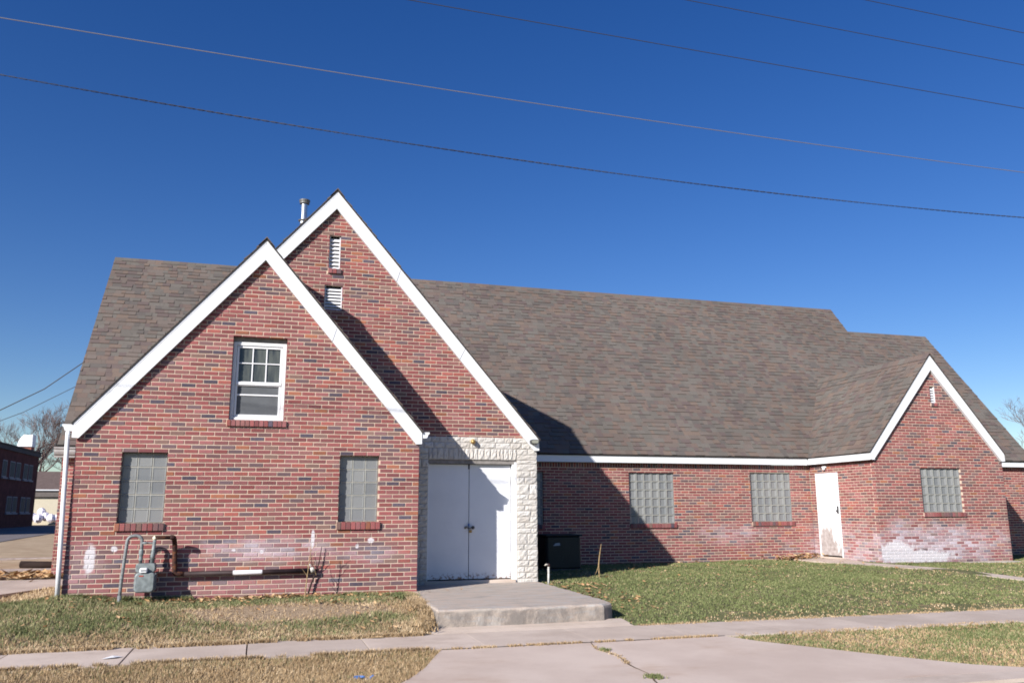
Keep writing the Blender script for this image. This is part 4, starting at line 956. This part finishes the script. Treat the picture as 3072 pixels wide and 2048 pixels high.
rim('green_grass', M_green, [(1.30, -4.55, -.38), (1.33, -4.66, -.385)], 60, .03, .03, 'green weed in the upper driveway crack')
rim('green_grass', M_green, [(1.28, -5.85, -.44), (1.38, -5.90, -.445)], 150, .03, .03, 'green weed clump in the lower driveway crack')
rim('green_grass', M_green, [(-5.1, -.06, -.06), (-3.9, -.08, -.13), (-3.4, -.08, -.13)], 900, .08, .04, 'tall green weeds at the foot of the front wall')
rim('green_grass', M_green, [(3.3, 4.0, -.11), (4.9, 3.1, -.13)], 500, .07, .15, 'taller tufts near the air conditioner')
rim('green_grass', M_green, [(11.35, 2.45, -.07), (11.9, 2.4, -.08)], 260, .07, .06, 'green tuft at the corner of the right gable')
rim('dry_grass', M_dry, [(2.5, -2.98, -.37), (17, -2.98, -.37)], 2600, .035, .03, 'dry fringe along the lawn and pavement')
rim('dry_grass', M_dry, [(3.3, -4.13, -.37), (14, -4.13, -.37)], 1500, .03, .03, 'dry fringe along the verge and pavement')
def leaves(n, fn, lab, size=.05):
    vs = []; fs = []; rs = []
    for _ in range(n):
        x, y, z = fn(); s = size * random.uniform(.6, 1.4); a = random.uniform(0, 6.283); c, si = math.cos(a), math.sin(a); k = len(vs); up = random.uniform(.2, .9) * s
        for u, v, w_ in ((-1, 0, 0), (-.2, -.6, up * .6), (1, -.1, up), (.2, .6, up * .3), (0, 0, .1 * up)): vs.append((x + (u * c - v * si) * s, y + (u * si + v * c) * s, z + .012 + w_))
        fs += [(k, k + 1, k + 4), (k + 1, k + 2, k + 4), (k + 2, k + 3, k + 4), (k + 3, k, k + 4)]; r = random.random(); rs += [r] * 5
    m = MB(); m.v = vs; m.f = fs; m.r = rs; m.m = [0] * len(fs); o = m.build('fallen_leaves', M_leaf); o['kind'] = 'stuff'; o['label'] = lab
def fl1(): x = random.uniform(2.6, 11); y = 5.2 - abs(random.gauss(0, 2.2)); y = max(y, -2.8); return x, y, gz_s(x, y) + .02
leaves(200, fl1, 'dead leaves scattered over the long lawn', .034)
def fl2(): x = random.gauss(10.6, .35); y = random.gauss(5.05, .14); return x, min(y, 5.3), gz_s(x, y) + random.uniform(0, .1)
leaves(130, fl2, 'heap of dead leaves near the side door', .06)
def fl3(): x = random.gauss(-2.6, 1.1); y = -abs(random.gauss(.12, .14)) - .05; return x, y, gz_s(x, y) + .02
leaves(420, fl3, 'dead leaves gathered at the foot of the front wall', .038)
def fl4(): x = random.uniform(-5.3, 0); y = random.uniform(-2.9, -.2); return x, y, gz_s(x, y) + .02
leaves(170, fl4, 'dead leaves lying in the front grass strip', .035)
def fl5(): x = random.uniform(2.45, 3.4) ; y = random.uniform(-2.0, .6) ; return x, y, gz_s(x, y) + .02
leaves(90, fl5, 'dead leaves along the right edge of the porch', .045)
def fl6(): x = random.uniform(-9.5, -5.5); y = random.gauss(5.6, .55); return x, y, gz_s(x, y) + .03
leaves(650, fl6, 'drift of brown leaves beyond the left concrete pad', .09)
t = MB(); t.poly([Vector(p) for p in ((-3.99, -3.72, -.353), (-3.86, -3.70, -.345), (-3.80, -3.60, -.352), (-3.90, -3.60, -.340), (-3.96, -3.66, -.35))]); tag(t.build('paper_scrap', M_paper, origin=(-3.9, -3.66, -.355)), 'small torn white paper scrap lying on the left pavement', 'litter')
t = MB(); t.poly([Vector(p) for p in ((-1.12, -3.06, -.35), (-1.0, -3.04, -.335), (-.93, -3.08, -.35), (-1.02, -3.1, -.345))]); tag(t.build('dead_leaf', M_leaf, origin=(-1.02, -3.06, -.355)), 'single curled tan leaf at the pavement edge before the front gable', 'leaf')
t = MB(); gx_, gy_ = 7, 4; vs = []
for j in range(gy_):
    for i in range(gx_): x, y = -1.52 + .17 * i / 6 + random.uniform(-.02, .02), -5.26 + .06 * j / 3 + random.uniform(-.02, .02); vs.append((x, y, gz_s(x, y) + random.uniform(.01, .055)))
t.mesh(vs, [(j * gx_ + i, j * gx_ + i + 1, (j + 1) * gx_ + i + 1, (j + 1) * gx_ + i) for j in range(gy_ - 1) for i in range(gx_ - 1) if (i, j) not in ((0, 0), (5, 2), (5, 0))])
tag(t.build('plastic_scrap', M_blue, origin=(-1.43, -5.23, gz(-1.43, -5.23))), 'crumpled blue plastic scrap in the straw grass near the driveway', 'litter')

# ------------------------------------------------------------------ left background
m = MB(); m.prism([Vector(p) for p in ((-9.5, .2, -.07), (-7.0, .3, -.07), (-6.2, 1.1, -.07), (-5.5, 2.8, -.07), (-5.3, 4.0, -.07), (-6.4, 4.1, -.07), (-9.5, 3.9, -.07))], (0, 0, -.1)); o = m.build('concrete_pad', M_walk, origin=(-7.5, 3, -.12)); o['kind'] = 'structure'; o['label'] = 'pinkish concrete pad left of the church'
m = MB(); m.prism([Vector(p) for p in ((-60, -5, -.18), (-13.5, 26, -.18), (-15.3, 50, -.18), (-14.5, 60, -.18), (-9, 68, -.18), (-9, 80, -.18), (-60, 80, -.18))], (0, 0, -.1)); o = m.build('parking_lot', concrete('old_tarmac', (.15, .13, .135), (.21, .185, .18)), origin=(-30, 45, -.2)); o['kind'] = 'structure'; o['label'] = 'gray lot in front of the dark brick building'
m = MB(); m.cbox((-30, 13.6, -.3), (-7, 13.8, -.12), .02); tag(m.build('edging_timber', plain('gray_timber', (.30, .25, .23), .9, .1, var=.2), origin=(-15, 14.8, -.2)), 'farther long gray timber edging the dry grass at left', 'timber', 'timbers edging the dry grass')
m = MB(); m.cbox((-20, 8.0, -.3), (-6.45, 8.2, -.10), .02); tag(m.build('edging_timber', plain('gray_timber2', (.30, .25, .23), .9, .1, var=.2), origin=(-12, 9.5, -.2)), 'nearer long gray timber edging at left with the dark log behind', 'timber', 'timbers edging the dry grass')
m = MB(); m.tube([(-7.75, 8.75, -.04), (-6.6, 8.5, -.06)], [.085, .075], 10); tag(m.build('log', plain('dark_log', (.03, .02, .018), .9, .1), smooth=True, origin=(-7.6, 10, -.1)), 'dark charred log lying behind the nearer timber', 'log')
def small_building(): pass
hall = thing('brick_hall', 'two storey dark brick building in shade at the far left', 'building', (-28, 60, -.2))
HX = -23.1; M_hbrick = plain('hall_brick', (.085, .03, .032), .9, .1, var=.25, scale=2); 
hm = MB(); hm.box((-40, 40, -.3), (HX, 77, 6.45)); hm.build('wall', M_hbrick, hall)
m = MB(); m.box((-40.2, 39.8, 6.25), (HX + .12, 77.1, 6.62)); m.box((-40.25, 39.7, 6.62), (HX + .2, 77.2, 6.72)); m.build('parapet', plain('hall_coping', (.05, .045, .055), .8, .2), hall)
ups = [(47.6, 49), (50.4, 52), (55, 56.6), (57.4, 59), (61.5, 63), (65.3, 66.6), (67.5, 69.0), (69.4, 70.8), (71.9, 73.3), (73.7, 75.0)]
los = [(50, 51.6), (55, 56.6), (58, 59.6), (62, 63.6), (67.6, 69.1), (69.4, 70.8), (72.0, 73.5), (73.8, 75.2)]
M_hglass = plain('hall_glass', (.035, .045, .055), .7, .2); M_hsill = plain('hall_sill', (.22, .22, .25), .8, .2)
for lst, za, zb_ in ((ups, 4.0, 5.4), (los, 1.08, 2.45)):
    for a, b in lst:
        m = MB(); m.box((HX + .004, a, za), (HX + .03, b, zb_)); w_ = m.build('window', M_hsill, hall, origin=(HX, (a + b) / 2, za))
        m = MB(); m.box((HX + .032, a + .12, za + .1), (HX + .04, b - .12, zb_ - .08)); m.build('pane', M_hglass, w_)
        m = MB(); m.box((HX + .005, a - .1, za - .14), (HX + .14, b + .1, za - .004)); m.build('sill', M_hsill, w_)
m = MB(); m.box((-24.55, 75.2, 6.6), (-23.45, 76.3, 7.15)); ch = m.build('chimney', plain('hall_chimney', (.30, .12, .09), .9, .1), hall)
m = MB(); m.prism([Vector((x, 75.1, z)) for x, z in ((-24.65, 7.15), (-23.38, 7.15), (-23.40, 8.3), (-23.75, 8.22), (-24.15, 8.28), (-24.42, 7.95), (-24.58, 7.6))], (0, 1.3, 0)); m.build('chimney_cover', M_paper, ch)
gar = thing('garage', 'low cream garage with brown roof beyond the dark brick building', 'garage', (-22, 90, -.2))
m = MB(); m.box((-31, 88, -.3), (-12, 98, 2.8)); m.build('wall', plain('cream_siding', (.62, .56, .43), .8, .2, var=.04), gar)
m = MB(); m.box((-31.2, 87.7, 2.72), (-11.8, 87.99, 3.35)); m.build('dark_eave', plain('garage_eave', (.16, .14, .13), .8, .2), gar)  # eave box coloured darker than the siding
m = MB(); m.box((-31.3, 87.5, 3.36), (-11.7, 87.68, 3.48)); m.build('gutter', M_white, gar)
m = MB(); m.prism([Vector((-31.3, 87.5, 3.4)), Vector((-31.3, 93, 5.6)), Vector((-31.3, 98.5, 3.4))], (19.6, 0, 0)); m.build('roof', plain('garage_roof', (.14, .105, .095), .95, .1, scale=3), gar)
bagcols = [(-25.3, 86.6, .75), (-24.7, 86.3, .6), (-24.15, 86.8, .8), (-23.5, 86.4, .62), (-22.9, 86.6, .6), (-24.6, 87.0, 1.25)]
wh = ['leftmost white bag in the pile at the dark building corner', 'low white bag second from the left of the pile', 'tall white bag at the middle of the pile', 'white bag right of the middle of the pile', 'rightmost white bag of the pile by the garage', 'topmost white bag resting on the pile']
for (x, y, z), lb in zip(bagcols, wh):
    m = MB(); m.blob((x, y, z - .15), (.46, .4, .46), 10, jit=.12); tag(m.build('rubbish_bag', plain('bag_plastic', (.78, .74, .84), .5, .3), origin=(x, y, -.2)), lb, 'bag', 'white bags piled beside the garage')

def bare_tree(name, lab, x, y, z, h, spread, seed, lean=0, depth=6, r0=.28, group=None):
    random.seed(seed); t = thing(name, lab, 'tree', (x, y, z), group); tr = MB(); br = MB(); tw = MB()
    def grow(p, d, L, r, dep, tgt):
        k = 3; pts = [p.copy()]; q = p.copy(); dd = d.copy()
        for i in range(k): dd = (dd + Vector((random.gauss(0, .12), random.gauss(0, .12), random.gauss(.02, .08)))).normalized(); q = q + dd * L / k; pts.append(q.copy())
        (tr if dep == depth else (br if dep > 2 else tw)).tube(pts, [r, r * .88, r * .76, r * .64], 6 if dep > 3 else 3, cap=False)
        if dep <= 0: return
        n_ = 3 if dep == depth else random.choice((2, 3, 3))
        for i in range(n_):
            f = random.uniform(.35, 1) if i else 1.0; o_ = pts[0].lerp(pts[-1], f) if f < 1 else pts[-1]
            ang = random.uniform(0, 6.283); s = spread * random.uniform(.6, 1.2); nd = (dd + Vector((math.cos(ang) * s, math.sin(ang) * s, random.uniform(-.1, .35)))).normalized()
            grow(o_, nd, L * random.uniform(.62, .86), max(r * .58, .012), dep - 1, tgt)
    grow(Vector((x, y, z)), Vector((lean, 0, 1)).normalized(), h * .26, r0, depth, None)
    tr.build('trunk', M_bark, t); br.build('branches', M_bark, t); tw.build('crown', M_bark, t)
bare_tree('bare_tree', 'bare winter tree with a tall forked crown behind the dark brick building', -30, 96, -.2, 17.5, .55, 3, group=None, depth=8, r0=.3)
bare_tree('bare_tree', 'broad bare winter tree between the covered chimney and the church', -24.8, 102, -.2, 16, .75, 11, depth=8, r0=.3)
bare_tree('bare_tree', 'bare winter tree cut by the left edge of the photo', -38, 98, -.2, 14.5, .7, 5, depth=7, r0=.3)
bare_tree('bare_tree', 'bare winter tree rising behind the right end of the long roof', 83, 62, -.2, 18, .7, 21, depth=8, r0=.3)
random.seed(99)

# ------------------------------------------------------------------ overhead wires
M_wire = plain('aluminium_wire', (.20, .19, .20), .5, .4, var=.05); M_dwire = plain('dark_wire', (.05, .05, .055), .6, .3, var=.05)
def wire(lab, Y, pts, mat, r, ext=(-30, 60), twist=False):
    P = np.polyfit([p[0] for p in pts], [p[1] for p in pts], 2 if len(pts) > 3 else 1); xs_ = np.linspace(ext[0], ext[1], 1400 if twist else 160); m = MB()
    cl_ = lambda x: np.polyval(P, min(max(x, pts[0][0] - 3), pts[-1][0] + 3)) + (0 if pts[0][0] - 3 < x < pts[-1][0] + 3 else .02 * min(abs(x - pts[0][0] + 3), abs(x - pts[-1][0] - 3)))
    if twist:
        for ph in (0, math.pi): m.tube([(x, Y + .006 * math.cos(x * 30 + ph), cl_(x) + .006 * math.sin(x * 30 + ph)) for x in np.linspace(-12, 16, 1600)], r, 4)
    else: m.tube([(x, Y, cl_(x)) for x in xs_], r, 6)
    return tag(m.build('overhead_wire', mat, origin=(0, Y, 6)), lab, 'wire', 'overhead wires along the street')
wire('pale wire crossing the whole sky above the dark twisted one', -4.5, [(-5.42, 6.33), (-2.74, 6.29), (.42, 6.20), (4.19, 6.145), (8.38, 6.17)], M_wire, .0052)
wire('dark twisted cable, lowest of the wires crossing the whole sky', -4.0, [(-5.51, 5.93), (-2.71, 5.765), (.57, 5.635), (4.48, 5.585), (8.84, 5.66)], M_dwire, .0042, twist=True)
wire('thin wire entering at the top centre of the photo', -6, [(-1.2, 6.37), (2.05, 6.305), (6.79, 6.27)], M_dwire, .0042)
wire('thin wire, second from the top right corner', -6.5, [(1.69, 6.58), (6.29, 6.53)], M_dwire, .0038)
wire('thin wire nearest the top right corner', -6.8, [(3.76, 6.77), (6.0, 6.74)], M_dwire, .0038)
YC_ = 7.0
m = MB(); m.tube([(-14, YC_, 1.15), (-11.0, YC_, 2.1), (-9.0, YC_, 2.87), (-8.06, YC_, 3.36), (-7.25, YC_, 3.85), (-6.52, YC_, 4.48)], .011, 6); tag(m.build('service_cable', M_dwire, origin=(-7, YC_, 3)), 'thick dark cable sagging up to the left roof edge', 'cable', 'service cables at the left roof edge')
YC_ = 6.35
m = MB(); m.tube([(-13, YC_, .9), (-8.9, YC_, 2.63), (-7.89, YC_, 3.05), (-7.46, YC_, 3.25), (-6.50, YC_, 3.84)], .007, 6); tag(m.build('service_cable', M_dwire, origin=(-7, YC_, 3)), 'thinner cable below the thick one at the left roof edge', 'cable', 'service cables at the left roof edge')
